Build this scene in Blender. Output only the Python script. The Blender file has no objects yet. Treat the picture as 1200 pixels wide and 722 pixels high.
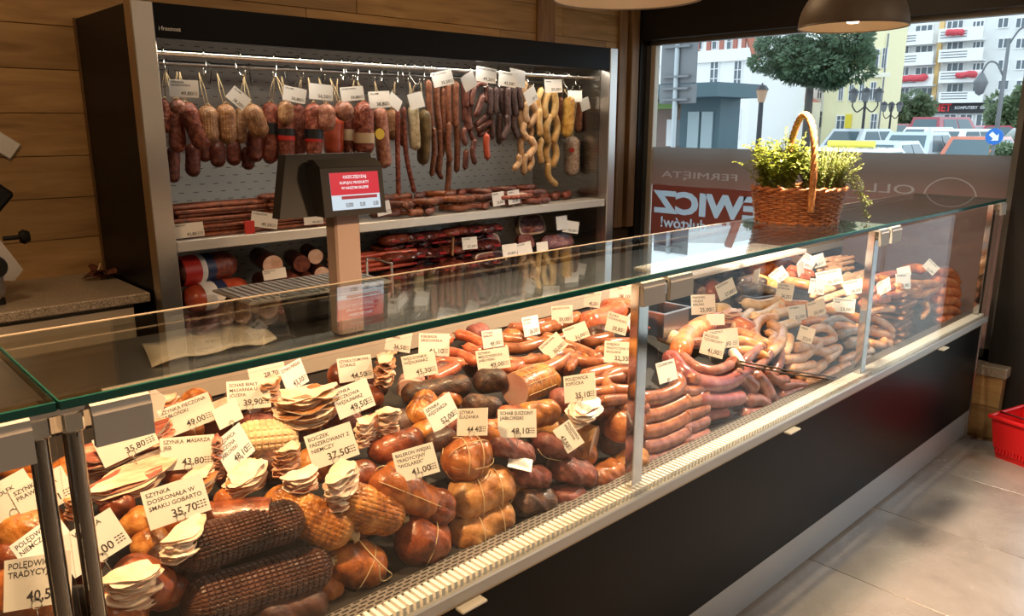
import bpy, math, random
from math import sin, cos, pi, radians as R
from mathutils import Vector as Vec, Matrix, noise
random.seed(7)
SC = bpy.context.scene
COL = SC.collection
# ------------------------------------------------------------ camera
H = 1.62                                  # eye height, metres
YAW, PIT, FPX = R(46.66), R(-13.34), 910.3
cd = bpy.data.cameras.new('camera'); cd.sensor_width = 36; cd.lens = FPX/1200*36
cd.clip_start = .02; cd.clip_end = 600
cam = bpy.data.objects.new('camera', cd); COL.objects.link(cam)
cam.location = (0, 0, H); cam.rotation_euler = (pi/2+PIT, 0, YAW-pi/2)
SC.camera = cam
# ------------------------------------------------------------ world, exposure
SC.view_settings.view_transform = 'Standard'; SC.view_settings.look = 'None'
SC.view_settings.exposure = 0.0; SC.view_settings.gamma = 1.0
SC.view_settings.use_curve_mapping = False
SC.cycles.transparent_max_bounces = 24; SC.cycles.max_bounces = 8
SC.cycles.caustics_reflective = False; SC.cycles.caustics_refractive = False
SC.cycles.sample_clamp_indirect = 4.0
W = bpy.data.worlds.new('overcast_sky'); SC.world = W; W.use_nodes = True
wb = W.node_tree.nodes['Background']
wb.inputs[0].default_value = (.80, .90, 1.0, 1); wb.inputs[1].default_value = 2.3
# ------------------------------------------------------------ large lights (unseen, added under the ceiling to light the shop)
def area(name, loc, size, energy, col, rot=(0, 0, 0), sy=None):
    l = bpy.data.lights.new(name, 'AREA'); l.energy = energy; l.color = col; l.size = size
    if sy: l.shape = 'RECTANGLE'; l.size_y = sy
    o = bpy.data.objects.new(name, l); COL.objects.link(o); o.location = loc; o.rotation_euler = rot
    return o
WARM = (1.0, .66, .36); NEUT = (1.0, .80, .58)
area('ceiling_fill_light', (1.2, -1.0, 2.74), .6, 20, NEUT)
area('ceiling_fill_light', (3.2, -1.0, 2.74), .6, 20, NEUT)
area('ceiling_fill_light', (.2, 2.3, 2.74), .5, 11, WARM)
area('ceiling_fill_light', (2.6, 2.3, 2.74), .5, 11, WARM)
# ------------------------------------------------------------ helpers
_f = Vec((cos(PIT)*cos(YAW), cos(PIT)*sin(YAW), sin(PIT)))
_r = Vec((sin(YAW), -cos(YAW), 0)); _u = _r.cross(_f); EYE = Vec((0, 0, H))
def ray(x, y): return _f + _r*((x-600)/FPX) - _u*((y-361)/FPX)
def pz(x, y, z): d = ray(x, y); return EYE + d*((z-H)/d.z)
def py(x, y, Y): d = ray(x, y); return EYE + d*(Y/d.y)
def px(x, y, X): d = ray(x, y); return EYE + d*(X/d.x)
def depth(P): return (Vec(P)-EYE).dot(_f)

class MB:
    def __init__(s): s.v = []; s.f = []; s.m = []; s.uv = []
    def add(s, vs, fs, m=0, uvs=None):
        b = len(s.v); s.v += [tuple(p) for p in vs]
        for i, f in enumerate(fs):
            s.f.append(tuple(b+k for k in f)); s.m.append(m)
            s.uv.append(uvs[i] if uvs else None)
        return s
    def box(s, a, b, bev=0, m=0, M=None):
        x0, y0, z0 = a; x1, y1, z1 = b
        c = Vec(((x0+x1)/2, (y0+y1)/2, (z0+z1)/2)); h = Vec((abs(x1-x0)/2, abs(y1-y0)/2, abs(z1-z0)/2))
        bev = min(bev, h.x*.9, h.y*.9, h.z*.9)
        vs = []; fs = []
        if bev <= 0:
            vs = [Vec((sx*h.x, sy*h.y, sz*h.z)) for sx in (-1, 1) for sy in (-1, 1) for sz in (-1, 1)]
            fs = [(0, 1, 3, 2), (4, 6, 7, 5), (0, 4, 5, 1), (2, 3, 7, 6), (0, 2, 6, 4), (1, 5, 7, 3)]
        else:
            idx = {}
            for sx in (-1, 1):
                for sy in (-1, 1):
                    for sz in (-1, 1):
                        for ax in range(3):
                            q = [h.x-bev, h.y-bev, h.z-bev]; q[ax] += bev
                            idx[(sx, sy, sz, ax)] = len(vs); vs.append(Vec((sx*q[0], sy*q[1], sz*q[2])))
            S = (-1, 1)
            for ax in range(3):
                o = [i for i in range(3) if i != ax]
                for sg in S:
                    q = []
                    for a_, b_ in ((-1, -1), (1, -1), (1, 1), (-1, 1)):
                        k = [0, 0, 0]; k[ax] = sg; k[o[0]] = a_; k[o[1]] = b_; q.append(idx[(*k, ax)])
                    fs.append(tuple(q))
                for a_ in S:
                    for b_ in S:
                        k0 = [0]*3; k0[o[0]] = a_; k0[o[1]] = b_; k1 = list(k0); k0[ax] = -1; k1[ax] = 1
                        fs.append((idx[(*k0, o[0])], idx[(*k1, o[0])], idx[(*k1, o[1])], idx[(*k0, o[1])]))
            for sx in S:
                for sy in S:
                    for sz in S: fs.append(tuple(idx[(sx, sy, sz, a_)] for a_ in range(3)))
        out = []
        for f in fs:                       # outward winding
            n = (vs[f[1]]-vs[f[0]]).cross(vs[f[2]]-vs[f[0]])
            mid = sum((vs[k] for k in f), Vec())/len(f)
            out.append(f if n.dot(mid) > 0 else tuple(reversed(f)))
        vs = [p+c for p in vs]
        if M is not None: vs = [M @ p for p in vs]
        return s.add(vs, out, m)
    def rings(s, rg, m=0, c0=True, c1=True):
        n = len(rg[0]); vs = [p for r in rg for p in r]; fs = []; uv = []
        L = len(rg)
        for i in range(L-1):
            for j in range(n):
                k = (j+1) % n
                fs.append((i*n+j, i*n+k, (i+1)*n+k, (i+1)*n+j))
                uv.append(((i/(L-1), j/n), (i/(L-1), (j+1)/n), ((i+1)/(L-1), (j+1)/n), ((i+1)/(L-1), j/n)))
        if c0: fs.append(tuple(range(n-1, -1, -1))); uv.append(tuple((0, .5) for _ in range(n)))
        if c1: fs.append(tuple((L-1)*n+j for j in range(n))); uv.append(tuple((1, .5) for _ in range(n)))
        return s.add(vs, fs, m, uv)
    def tube(s, pts, r, n=8, m=0, sq=1.0, fn=None, up=None):
        """tube along pts; r a number or a list; sq flattens the section; fn(u, a) scales the radius"""
        pts = [Vec(p) for p in pts]; L = len(pts)
        rr = r if isinstance(r, (list, tuple)) else [r]*L
        t0 = (pts[1]-pts[0]).normalized()
        ref = Vec(up) if up else (Vec((0, 0, 1)) if abs(t0.z) < .9 else Vec((1, 0, 0)))
        nv = (ref-t0*ref.dot(t0)).normalized(); rg = []
        for i in range(L):
            t = (pts[min(i+1, L-1)]-pts[max(i-1, 0)])
            t = t.normalized() if t.length > 1e-9 else t0
            nv = (nv-t*nv.dot(t)).normalized(); bv = t.cross(nv)
            ring = []
            for j in range(n):
                a = 2*pi*j/n; k = rr[i]*(fn(i/(L-1), a) if fn else 1)
                ring.append(pts[i]+nv*(cos(a)*k*sq)+bv*(sin(a)*k))
            rg.append(ring)
        return s.rings(rg, m)
    def lathe(s, prof, n=32, M=None, m=0, c0=False, c1=False, sx=1, sy=1):
        rg = []
        for r, z in prof:
            rg.append([(M or Matrix()) @ Vec((r*cos(2*pi*j/n)*sx, r*sin(2*pi*j/n)*sy, z)) for j in range(n)])
        return s.rings(rg, m, c0, c1)
    def prism(s, poly, vec, m=0):
        n = len(poly); a = [Vec(p) for p in poly]; b = [p+Vec(vec) for p in a]
        return s.add(a+b, [tuple(range(n-1, -1, -1)), tuple(range(n, 2*n))] + [(i, (i+1) % n, n+(i+1) % n, n+i) for i in range(n)], m)
    def build(s, name, mats, parent=None, smooth=False, auto=False):
        me = bpy.data.meshes.new(name); me.from_pydata(s.v, [], s.f)
        if not isinstance(mats, (list, tuple)): mats = [mats]
        for q in mats: me.materials.append(q)
        if len(mats) > 1: me.polygons.foreach_set('material_index', s.m)
        if any(u for u in s.uv):
            ul = me.uv_layers.new(name='UVMap'); d = []
            for f, u in zip(s.f, s.uv):
                for k in range(len(f)): d += list(u[k]) if u else [0, 0]
            ul.data.foreach_set('uv', d)
        if smooth:
            me.polygons.foreach_set('use_smooth', [True]*len(me.polygons))
            if auto: me.set_sharp_from_angle(angle=R(40))
        me.update()
        o = bpy.data.objects.new(name, me); COL.objects.link(o)
        if parent: o.parent = parent
        return o
def tag(o, label=None, cat=None, group=None, kind=None):
    if label: o['label'] = label
    if cat: o['category'] = cat
    if group: o['group'] = group
    if kind: o['kind'] = kind
    return o
def thing(name, label, cat, loc=(0, 0, 0), group=None, rot=(0, 0, 0)):
    o = bpy.data.objects.new(name, None); o.empty_display_size = .05; COL.objects.link(o)
    o.location = loc; o.rotation_euler = rot
    return tag(o, label, cat, group)
def rehome(root, *kids):
    """children were built in world coordinates: keep them there below a moved root"""
    bpy_inv = Matrix.Translation(-Vec(root.location))
    for k in (kids or root.children): k.data.transform(bpy_inv)
def copy_tree(o, parent=None):
    c = o.copy(); COL.objects.link(c); c.parent = parent
    for ch in o.children: copy_tree(ch, c)
    return c
def bez(a, b, c, n=12):
    a, b, c = Vec(a), Vec(b), Vec(c)
    return [a*(1-t)**2+b*2*t*(1-t)+c*t*t for t in [i/n for i in range(n+1)]]
def thru(a, b, c, n=12):                 # quadratic passing through b half way
    a, b, c = Vec(a), Vec(b), Vec(c); return bez(a, b*2-(a+c)/2, c, n)
def smooth_path(P, n=6):                 # Catmull-Rom
    P = [Vec(p) for p in P]; Q = [P[0]*2-P[1]]+P+[P[-1]*2-P[-2]]; out = []
    for i in range(1, len(Q)-2):
        for k in range(n):
            t = k/n; a, b, c, d = Q[i-1:i+3]
            out.append(((b*2)+(c-a)*t+(a*2-b*5+c*4-d)*t*t+(b*3-a-c*3+d)*t**3)/2)
    return out+[P[-1]]
def text_geo(s, size=1.0, bold=0, width=None, align='LEFT', res=2):
    c = bpy.data.curves.new('t', 'FONT'); c.body = s; c.size = size; c.resolution_u = res; c.offset = bold; c.align_x = align
    o = bpy.data.objects.new('t', c); m = o.to_mesh()
    v = [Vec(p.co) for p in m.vertices]; f = [tuple(p.vertices) for p in m.polygons]
    o.to_mesh_clear(); bpy.data.objects.remove(o); bpy.data.curves.remove(c)
    if width and v:
        w = max(p.x for p in v)
        if w > width: v = [Vec((p.x*width/w, p.y, 0)) for p in v]
    return v, f
# ------------------------------------------------------------ materials
def mat(name, col=(.8, .8, .8), rough=.5, metal=0, emit=None, es=1, coat=0, ior=1.45, spec=None):
    m = bpy.data.materials.new(name); m.use_nodes = True; b = m.node_tree.nodes['Principled BSDF']
    b.inputs['Base Color'].default_value = (*col, 1); b.inputs['Roughness'].default_value = rough
    b.inputs['Metallic'].default_value = metal; b.inputs['Coat Weight'].default_value = coat; b.inputs['IOR'].default_value = ior
    if spec is not None: b.inputs['Specular IOR Level'].default_value = spec
    if emit: b.inputs['Emission Color'].default_value = (*emit, 1); b.inputs['Emission Strength'].default_value = es
    return m
def nt(m): return m.node_tree.nodes, m.node_tree.links, m.node_tree.nodes['Principled BSDF']
def node(N, t, **k):
    n = N.new(t)
    for a, v in k.items():
        if hasattr(n, a): setattr(n, a, v)
        else: n.inputs[a.replace('_', ' ')].default_value = v
    return n
def ramp(N, stops):
    r = N.new('ShaderNodeValToRGB'); e = r.color_ramp.elements
    while len(e) < len(stops): e.new(.5)
    for q, (p, c) in zip(e, stops): q.position = p; q.color = (*c, 1)
    return r
def coords(N, L, kind='Object', scale=(1, 1, 1), rnd=True):
    t = N.new('ShaderNodeTexCoord'); mp = N.new('ShaderNodeMapping'); mp.inputs['Scale'].default_value = scale
    L.new(t.outputs[kind], mp.inputs['Vector'])
    if rnd:
        oi = N.new('ShaderNodeObjectInfo'); ml = node(N, 'ShaderNodeMath', operation='MULTIPLY'); ml.inputs[1].default_value = 37
        L.new(oi.outputs['Random'], ml.inputs[0]); L.new(ml.outputs[0], mp.inputs['Location'])
    return mp.outputs[0]
def meat(name, c0, c1, c2, rough=.38, scale=30, bump=.35, fine=160, var=.18, coat=.16, stretch=(1, 1, 1), net=None, netcol=(.05, .02, .01), netw=.12):
    """mottled meat or casing: c0 dark .. c2 light; net=(nu, nv) draws thread lines along the mesh UV"""
    m = mat(name, c1, rough, coat=coat); N, L, B = nt(m)
    B.inputs['Coat Roughness'].default_value = .18
    co = coords(N, L, scale=stretch)
    n1 = node(N, 'ShaderNodeTexNoise', Scale=scale, Detail=5, Roughness=.62); L.new(co, n1.inputs['Vector'])
    rp = ramp(N, [(.35, c0), (.5, c1), (.66, c2)]); L.new(n1.outputs['Fac'], rp.inputs[0])
    hs = N.new('ShaderNodeHueSaturation'); oi = N.new('ShaderNodeObjectInfo')
    mr = node(N, 'ShaderNodeMapRange'); mr.inputs['To Min'].default_value = 1-var; mr.inputs['To Max'].default_value = 1+var
    L.new(oi.outputs['Random'], mr.inputs['Value']); L.new(mr.outputs[0], hs.inputs['Value']); L.new(rp.outputs[0], hs.inputs['Color'])
    out = hs.outputs[0]
    n2 = node(N, 'ShaderNodeTexNoise', Scale=fine, Detail=3); L.new(co, n2.inputs['Vector'])
    ad = node(N, 'ShaderNodeMath', operation='ADD'); L.new(n1.outputs['Fac'], ad.inputs[0]); L.new(n2.outputs['Fac'], ad.inputs[1])
    hgt = ad.outputs[0]
    if net:
        tc = N.new('ShaderNodeTexCoord'); sp = N.new('ShaderNodeSeparateXYZ'); L.new(tc.outputs['UV'], sp.inputs[0]); ms = []
        for ax, k in (('X', net[0]), ('Y', net[1])):
            a = node(N, 'ShaderNodeMath', operation='MULTIPLY'); a.inputs[1].default_value = k; L.new(sp.outputs[ax], a.inputs[0])
            b = node(N, 'ShaderNodeMath', operation='FRACT'); L.new(a.outputs[0], b.inputs[0])
            c = node(N, 'ShaderNodeMath', operation='LESS_THAN'); c.inputs[1].default_value = netw; L.new(b.outputs[0], c.inputs[0]); ms.append(c)
        mx = node(N, 'ShaderNodeMath', operation='MAXIMUM'); L.new(ms[0].outputs[0], mx.inputs[0]); L.new(ms[1].outputs[0], mx.inputs[1])
        mm = N.new('ShaderNodeMix'); mm.data_type = 'RGBA'; mm.inputs['B'].default_value = (*netcol, 1)
        L.new(mx.outputs[0], mm.inputs['Factor']); L.new(out, mm.inputs['A']); out = mm.outputs['Result']
    L.new(out, B.inputs['Base Color'])
    bp = node(N, 'ShaderNodeBump', Strength=bump, Distance=.004); L.new(hgt, bp.inputs['Height']); L.new(bp.outputs[0], B.inputs['Normal'])
    return m
def wood(name, c0, c1, c2, axis=(1, 9, 9), rough=.55):
    m = mat(name, c1, rough); N, L, B = nt(m); co = coords(N, L, scale=axis)
    n1 = node(N, 'ShaderNodeTexNoise', Scale=2.2, Detail=7, Roughness=.6, Distortion=.6); L.new(co, n1.inputs['Vector'])
    rp = ramp(N, [(.3, c0), (.52, c1), (.75, c2)]); L.new(n1.outputs['Fac'], rp.inputs[0])
    n3 = node(N, 'ShaderNodeTexVoronoi', Scale=1.1); L.new(co, n3.inputs['Vector'])      # knots
    kr = ramp(N, [(.02, (.30, .30, .30)), (.16, (1, 1, 1))]); L.new(n3.outputs['Distance'], kr.inputs[0])
    mx = N.new('ShaderNodeMix'); mx.data_type = 'RGBA'; mx.blend_type = 'MULTIPLY'; mx.inputs['Factor'].default_value = .8
    L.new(rp.outputs[0], mx.inputs['A']); L.new(kr.outputs[0], mx.inputs['B'])
    hs = N.new('ShaderNodeHueSaturation'); oi = N.new('ShaderNodeObjectInfo'); mr = node(N, 'ShaderNodeMapRange')
    mr.inputs['To Min'].default_value = .82; mr.inputs['To Max'].default_value = 1.15
    L.new(oi.outputs['Random'], mr.inputs['Value']); L.new(mr.outputs[0], hs.inputs['Value']); L.new(mx.outputs['Result'], hs.inputs['Color'])
    L.new(hs.outputs[0], B.inputs['Base Color'])
    bp = node(N, 'ShaderNodeBump', Strength=.12, Distance=.003); L.new(n1.outputs['Fac'], bp.inputs['Height']); L.new(bp.outputs[0], B.inputs['Normal'])
    return m
def glass(name, tint=(1, 1, 1), k=.9, f0=.035, rough=.0):
    """architectural glass: clear with a Fresnel-like reflection, lets light through"""
    m = bpy.data.materials.new(name); m.use_nodes = True; N = m.node_tree.nodes; L = m.node_tree.links; N.clear()
    o = N.new('ShaderNodeOutputMaterial'); t = N.new('ShaderNodeBsdfTransparent'); g = N.new('ShaderNodeBsdfGlossy'); x = N.new('ShaderNodeMixShader')
    t.inputs[0].default_value = (*tint, 1); g.inputs['Roughness'].default_value = rough
    lw = node(N, 'ShaderNodeLayerWeight', Blend=.5); p = node(N, 'ShaderNodeMath', operation='POWER'); p.inputs[1].default_value = 5
    a = node(N, 'ShaderNodeMath', operation='MULTIPLY_ADD'); a.inputs[1].default_value = k; a.inputs[2].default_value = f0
    L.new(lw.outputs['Facing'], p.inputs[0]); L.new(p.outputs[0], a.inputs[0]); L.new(a.outputs[0], x.inputs[0])
    L.new(t.outputs[0], x.inputs[1]); L.new(g.outputs[0], x.inputs[2]); L.new(x.outputs[0], o.inputs[0])
    return m
def speckle(name, cols, scale, rough=.35, bump=0):
    m = mat(name, cols[1], rough); N, L, B = nt(m); co = coords(N, L, rnd=False)
    n = node(N, 'ShaderNodeTexNoise', Scale=scale, Detail=4, Roughness=.75); L.new(co, n.inputs['Vector'])
    k = len(cols); rp = ramp(N, [(.32+.36*i/(k-1), c) for i, c in enumerate(cols)]); L.new(n.outputs['Fac'], rp.inputs[0]); L.new(rp.outputs[0], B.inputs['Base Color'])
    if bump:
        bp = node(N, 'ShaderNodeBump', Strength=bump, Distance=.003); L.new(n.outputs['Fac'], bp.inputs['Height']); L.new(bp.outputs[0], B.inputs['Normal'])
    return m
def brushed(name, col, rough=.28, sc=(2, 200, 200)):
    m = mat(name, col, rough, 1); N, L, B = nt(m); co = coords(N, L, scale=sc, rnd=False)
    n = node(N, 'ShaderNodeTexNoise', Scale=3, Detail=3); L.new(co, n.inputs['Vector'])
    mr = node(N, 'ShaderNodeMapRange'); mr.inputs['To Min'].default_value = rough*.75; mr.inputs['To Max'].default_value = rough*1.35
    L.new(n.outputs['Fac'], mr.inputs['Value']); L.new(mr.outputs[0], B.inputs['Roughness'])
    return m
steel = brushed('brushed_steel', (.62, .60, .57)); chrome = mat('chrome', (.78, .77, .75), .09, 1)
black = mat('black_laminate', (.007, .0065, .0065), .32, spec=.10); blackmat = mat('black_plastic', (.012, .011, .010), .55, spec=.25)
white_p = mat('white_plastic', (.80, .78, .74), .4); grey_p = mat('grey_cover', (.46, .43, .39), .45)
cream = mat('cream_enamel', (.80, .72, .58), .35)
greenedge = mat('green_glass_edge', (.012, .085, .070), .12)
clear = glass('clear_glass', (.985, .995, .99), .8, .026); topglass = glass('green_tinted_glass', (.95, .985, .965), .95, .05)
streetglass = glass('shop_window_glass', (.95, .98, .98), .7, .02)
film_clear = glass('clear_plastic_film', (.97, .97, .97), .8, .09, .12)
paper = mat('white_card', (.88, .86, .82), .35, coat=.3); ink = mat('dark_ink', (.05, .043, .043), .6)
redink = mat('red_ink', (.55, .03, .03), .6); greyink = mat('faded_ink', (.50, .47, .46), .6)
string = mat('butcher_string', (.62, .46, .26), .8)
# ============================================================ THE SETTING
XW, YB = 4.50, 3.52                       # inner faces of the window wall and of the back wall
oak = wood('oak_board', (.29, .16, .055), (.43, .25, .095), (.54, .335, .14), axis=(1, 1, 9))
oak_v = wood('oak_trim', (.15, .075, .028), (.27, .145, .058), (.36, .20, .085), axis=(9, 9, 1))
def struct(name, mb, m, parent=None, **k):
    o = mb.build(name, m, parent, **k)
    if parent is None: o['kind'] = 'structure'
    return o
# floor: slab and wet cement-look tiles
grout = mat('grout', (.10, .09, .08), .8)
def tilemat():
    m = mat('cement_tile', (.3, .26, .22), .2); N, L, B = nt(m); co = coords(N, L)
    n = node(N, 'ShaderNodeTexNoise', Scale=2.6, Detail=8, Roughness=.65, Distortion=.3); L.new(co, n.inputs['Vector'])
    rp = ramp(N, [(.28, (.24, .205, .18)), (.5, (.335, .295, .262)), (.74, (.42, .38, .345))]); L.new(n.outputs['Fac'], rp.inputs[0]); L.new(rp.outputs[0], B.inputs['Base Color'])
    tc = N.new('ShaderNodeTexCoord'); n2 = node(N, 'ShaderNodeTexNoise', Scale=3.2, Detail=7, Roughness=.72); L.new(tc.outputs['Object'], n2.inputs['Vector'])
    r2 = ramp(N, [(.36, (.30, .30, .30)), (.56, (.20, .20, .20)), (.63, (.035, .035, .035))]); L.new(n2.outputs['Fac'], r2.inputs[0]); L.new(r2.outputs[0], B.inputs['Roughness'])
    n3 = node(N, 'ShaderNodeTexNoise', Scale=55, Detail=2); L.new(co, n3.inputs['Vector'])
    bp = node(N, 'ShaderNodeBump', Strength=.06, Distance=.01); L.new(n3.outputs['Fac'], bp.inputs['Height']); L.new(bp.outputs[0], B.inputs['Normal'])
    return m
tm = tilemat()
floor = struct('floor', MB().box((-2.3, -2.7, -.12), (XW+.1, YB+.1, -.008)), grout)
for i in range(-4, 8):
    for j in range(-3, 1):
        x0 = .26+i*.6; y0 = .25+j*1.2
        if x0 < -2.3 or x0 > XW: continue
        MB().box((x0+.0015, y0+.0015, -.0079), (min(x0+.5985, XW), y0+1.1985, 0), .0012).build('tile', tm, floor)
ceil = struct('ceiling', MB().box((-2.3, -2.7, 2.8), (XW+.2, YB+.1, 2.9)), mat('ceiling_paint', (.55, .50, .44), .8))
# back wall clad with oak boards
wall_b = struct('wall_back', MB().box((-2.3, YB+.012, 0), (XW+.1, YB+.1, 2.8)), mat('batten', (.05, .03, .015), .9))
zs = [1.0+.165*i for i in range(12)]
for k, z in enumerate(zs):
    x = -1.2-.37*(k*1.618 % 1)*2
    cuts = []
    while x < XW-.14:
        w = [1.25, .95, 1.5][(k*2+len(cuts)) % 3]; cuts.append((x, min(x+w, XW-.12))); x += w
    for a, b in cuts:
        MB().box((a+.001, YB-.004*0, z+.001), (b-.001, YB+.0118, min(z+.164, 2.798)), .002).build('plank', oak, wall_b)
for i, (a, b) in enumerate(((3.52, 3.67), (4.30, 4.385))):
    struct('trim_%d' % (i+1), MB().box((a, YB-.022, .9), (b, YB-.0005, 2.798), .003), oak_v)
struct('trim_3', MB().box((4.40, YB-.05, .9), (4.478, YB-.0005, 2.798), .003), oak_v)
plaster = mat('warm_plaster', (.52, .47, .40), .85)
struct('wall_left', MB().box((-2.4, -2.7, 0), (-2.3, YB+.1, 2.8)), plaster)
struct('wall_front', MB().box((-2.3, -2.8, 0), (XW, -2.7, 2.8)), plaster)
# window wall: dark metal lintel, pillar, low oak-clad sill wall, glazed door further on
frame = mat('dark_frame', (.016, .014, .013), .35); frame2 = mat('grey_frame', (.20, .20, .19), .35, .6)
WY0, WY1, WZ0, WZ1 = 1.125, 3.475, .40, 2.175
wr = struct('wall_right', MB().box((XW, -2.7, WZ1), (XW+.22, YB+.1, 2.8)).box((XW, .93, 0), (XW+.22, WY0, WZ1))
       .box((XW, WY1, .0), (XW+.22, YB+.1, WZ1)).box((XW, -2.7, 0), (XW+.22, -1.3, WZ1)).box((XW+.02, WY0, 0), (XW+.22, WY1, WZ0)), frame)
sill = struct('trim_4', MB().box((4.435, 1.03, 0), (XW+.018, WY1, .345)), oak_v)
granite = speckle('granite', [(.035, .028, .022), (.22, .175, .125), (.36, .30, .225), (.62, .55, .45)], 210, .3)
struct('trim_5', MB().box((4.42, 1.015, .346), (XW+.12, WY1+.0, .40), .004), granite)
for k in range(2):
    MB().box((4.428, 1.03+.0, .02+.165*k), (4.4345, 2.2, .02+.165*k+.162), .002).build('plank', oak, sill)
win = struct('window_1', MB().box((XW+.07, WY0, WZ0), (XW+.12, WY0+.045, WZ1)).box((XW+.07, WY1-.03, WZ0), (XW+.12, WY1, WZ1))
             .box((XW+.07, WY0, WZ1-.03), (XW+.12, WY1, WZ1)).box((XW+.07, WY0, WZ0), (XW+.12, WY1, WZ0+.05)), frame2)
MB().box((XW+.09, WY0+.04, WZ0+.04), (XW+.10, WY1-.045, WZ1-.025)).build('pane', streetglass, win)
MB().box((XW+.068, WY1-.075, WZ0), (XW+.12, WY1-.035, WZ1-.03), .004).build('jamb', mat('pale_jamb', (.62, .56, .46), .5), win)
FZ = 1.462
# frosted film on the lower half of the pane
def frosted():
    m = bpy.data.materials.new('frosted_film'); m.use_nodes = True; N = m.node_tree.nodes; L = m.node_tree.links; N.clear()
    o = N.new('ShaderNodeOutputMaterial'); tl = N.new('ShaderNodeBsdfTranslucent'); df = N.new('ShaderNodeBsdfDiffuse'); tr = N.new('ShaderNodeBsdfTransparent')
    tc = N.new('ShaderNodeTexCoord'); sp = N.new('ShaderNodeSeparateXYZ'); L.new(tc.outputs['Object'], sp.inputs[0])
    n = node(N, 'ShaderNodeTexNoise', Scale=2.2, Detail=3); L.new(tc.outputs['Object'], n.inputs['Vector'])
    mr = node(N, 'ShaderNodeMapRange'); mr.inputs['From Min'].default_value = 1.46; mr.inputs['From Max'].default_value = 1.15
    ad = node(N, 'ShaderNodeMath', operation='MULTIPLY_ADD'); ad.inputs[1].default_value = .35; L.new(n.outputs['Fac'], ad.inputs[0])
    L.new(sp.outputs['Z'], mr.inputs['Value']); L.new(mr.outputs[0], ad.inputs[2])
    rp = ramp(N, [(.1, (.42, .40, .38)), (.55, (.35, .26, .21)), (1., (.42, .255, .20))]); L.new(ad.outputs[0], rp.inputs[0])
    L.new(rp.outputs[0], tl.inputs[0]); L.new(rp.outputs[0], df.inputs[0])
    a = N.new('ShaderNodeMixShader'); a.inputs[0].default_value = .35; L.new(tl.outputs[0], a.inputs[1]); L.new(df.outputs[0], a.inputs[2])
    b = N.new('ShaderNodeMixShader'); b.inputs[0].default_value = .10; L.new(a.outputs[0], b.inputs[1]); L.new(tr.outputs[0], b.inputs[2]); L.new(b.outputs[0], o.inputs[0])
    return m
def film(name, col, tr=.05, tl=.6):
    m = bpy.data.materials.new(name); m.use_nodes = True; N = m.node_tree.nodes; L = m.node_tree.links; N.clear()
    o = N.new('ShaderNodeOutputMaterial'); t = N.new('ShaderNodeBsdfTranslucent'); d = N.new('ShaderNodeBsdfDiffuse'); x = N.new('ShaderNodeMixShader')
    t.inputs[0].default_value = d.inputs[0].default_value = (*col, 1); x.inputs[0].default_value = 1-tl
    L.new(t.outputs[0], x.inputs[1]); L.new(d.outputs[0], x.inputs[2]); L.new(x.outputs[0], o.inputs[0]); return m
wl = film('white_letter_film', (.66, .71, .74), tl=.7); wl2 = film('faint_letter_film', (.60, .52, .46), tl=.75)
def solid(v, f, dx):
    """a flat lettering sheet (x constant) thickened by dx"""
    n = len(v); cnt = {}
    for q in f:
        for k in range(len(q)): e = (q[k], q[(k+1) % len(q)]); cnt[e] = 1
    mb = MB(); fs = [tuple(q) for q in f]+[tuple(n+k for k in reversed(q)) for q in f]
    for a, b in cnt:
        if (b, a) not in cnt: fs.append((b, a, n+a, n+b))
    return mb.add(list(v)+[(p[0]+dx, p[1], p[2]) for p in v], fs)
def outward(me):
    import bmesh
    b = bmesh.new(); b.from_mesh(me); bmesh.ops.recalc_face_normals(b, faces=b.faces); b.to_mesh(me); b.free()
def mirror_geo(s, y1, y0, z0, h, bold=0, x=XW+.08):
    # seen from inside the lettering reads backwards: its first letter is on the right (small y)
    v, f = text_geo(s, 1, bold, res=3); w = max(p.x for p in v); a = min(p.x for p in v); hh = max(p.y for p in v)
    key = {}; idx = []; vs = []
    for p in v:
        k = (round(p.x, 4), round(p.y, 4))
        if k not in key: key[k] = len(vs); vs.append((x, y0+(p.x-a)/(w-a)*(y1-y0), z0+p.y/hh*h))
        idx.append(key[k])
    return vs, [q for q in (tuple(idx[k] for k in g) for g in f) if len(set(q)) == len(q)]
def stencil(name, mb, m, letters, lm):
    """film with the lettering cut out of it and filled with its own lighter film"""
    o = mb.build(name, m, win)
    for vs, f in letters:
        c = solid(vs, f, .02).build('cutter', m); outward(c.data); md = o.modifiers.new('cut', 'BOOLEAN'); md.object = c; md.operation = 'DIFFERENCE'; md.solver = 'EXACT'; md.use_self = True
        dg = bpy.context.evaluated_depsgraph_get(); me = bpy.data.meshes.new_from_object(o.evaluated_get(dg)); o.modifiers.clear(); o.data = me
        bpy.data.objects.remove(c)
        solid([(XW+.0872, p[1], p[2]) for p in vs], f, .0006).build('window_lettering', lm, win)
    return o
ring_v = []; ring_f = []
for k in range(37):
    a = pi*k/36
    for r in (.125, .133): ring_v.append((XW+.08, 1.44+r*cos(a), 1.235+r*.8*sin(a)))
for k in range(36): ring_f.append((2*k, 2*k+1, 2*k+3, 2*k+2))
BY = 2.50
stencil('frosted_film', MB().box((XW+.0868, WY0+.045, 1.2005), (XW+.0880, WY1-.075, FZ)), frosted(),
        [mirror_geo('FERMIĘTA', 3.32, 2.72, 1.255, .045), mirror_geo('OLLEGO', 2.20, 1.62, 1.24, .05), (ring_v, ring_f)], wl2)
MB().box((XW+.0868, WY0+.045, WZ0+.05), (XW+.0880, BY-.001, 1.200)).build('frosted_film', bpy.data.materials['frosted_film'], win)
MB().box((XW+.0868, BY, WZ0+.05), (XW+.0880, WY1-.075, .619)).build('frosted_film', bpy.data.materials['frosted_film'], win)
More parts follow.
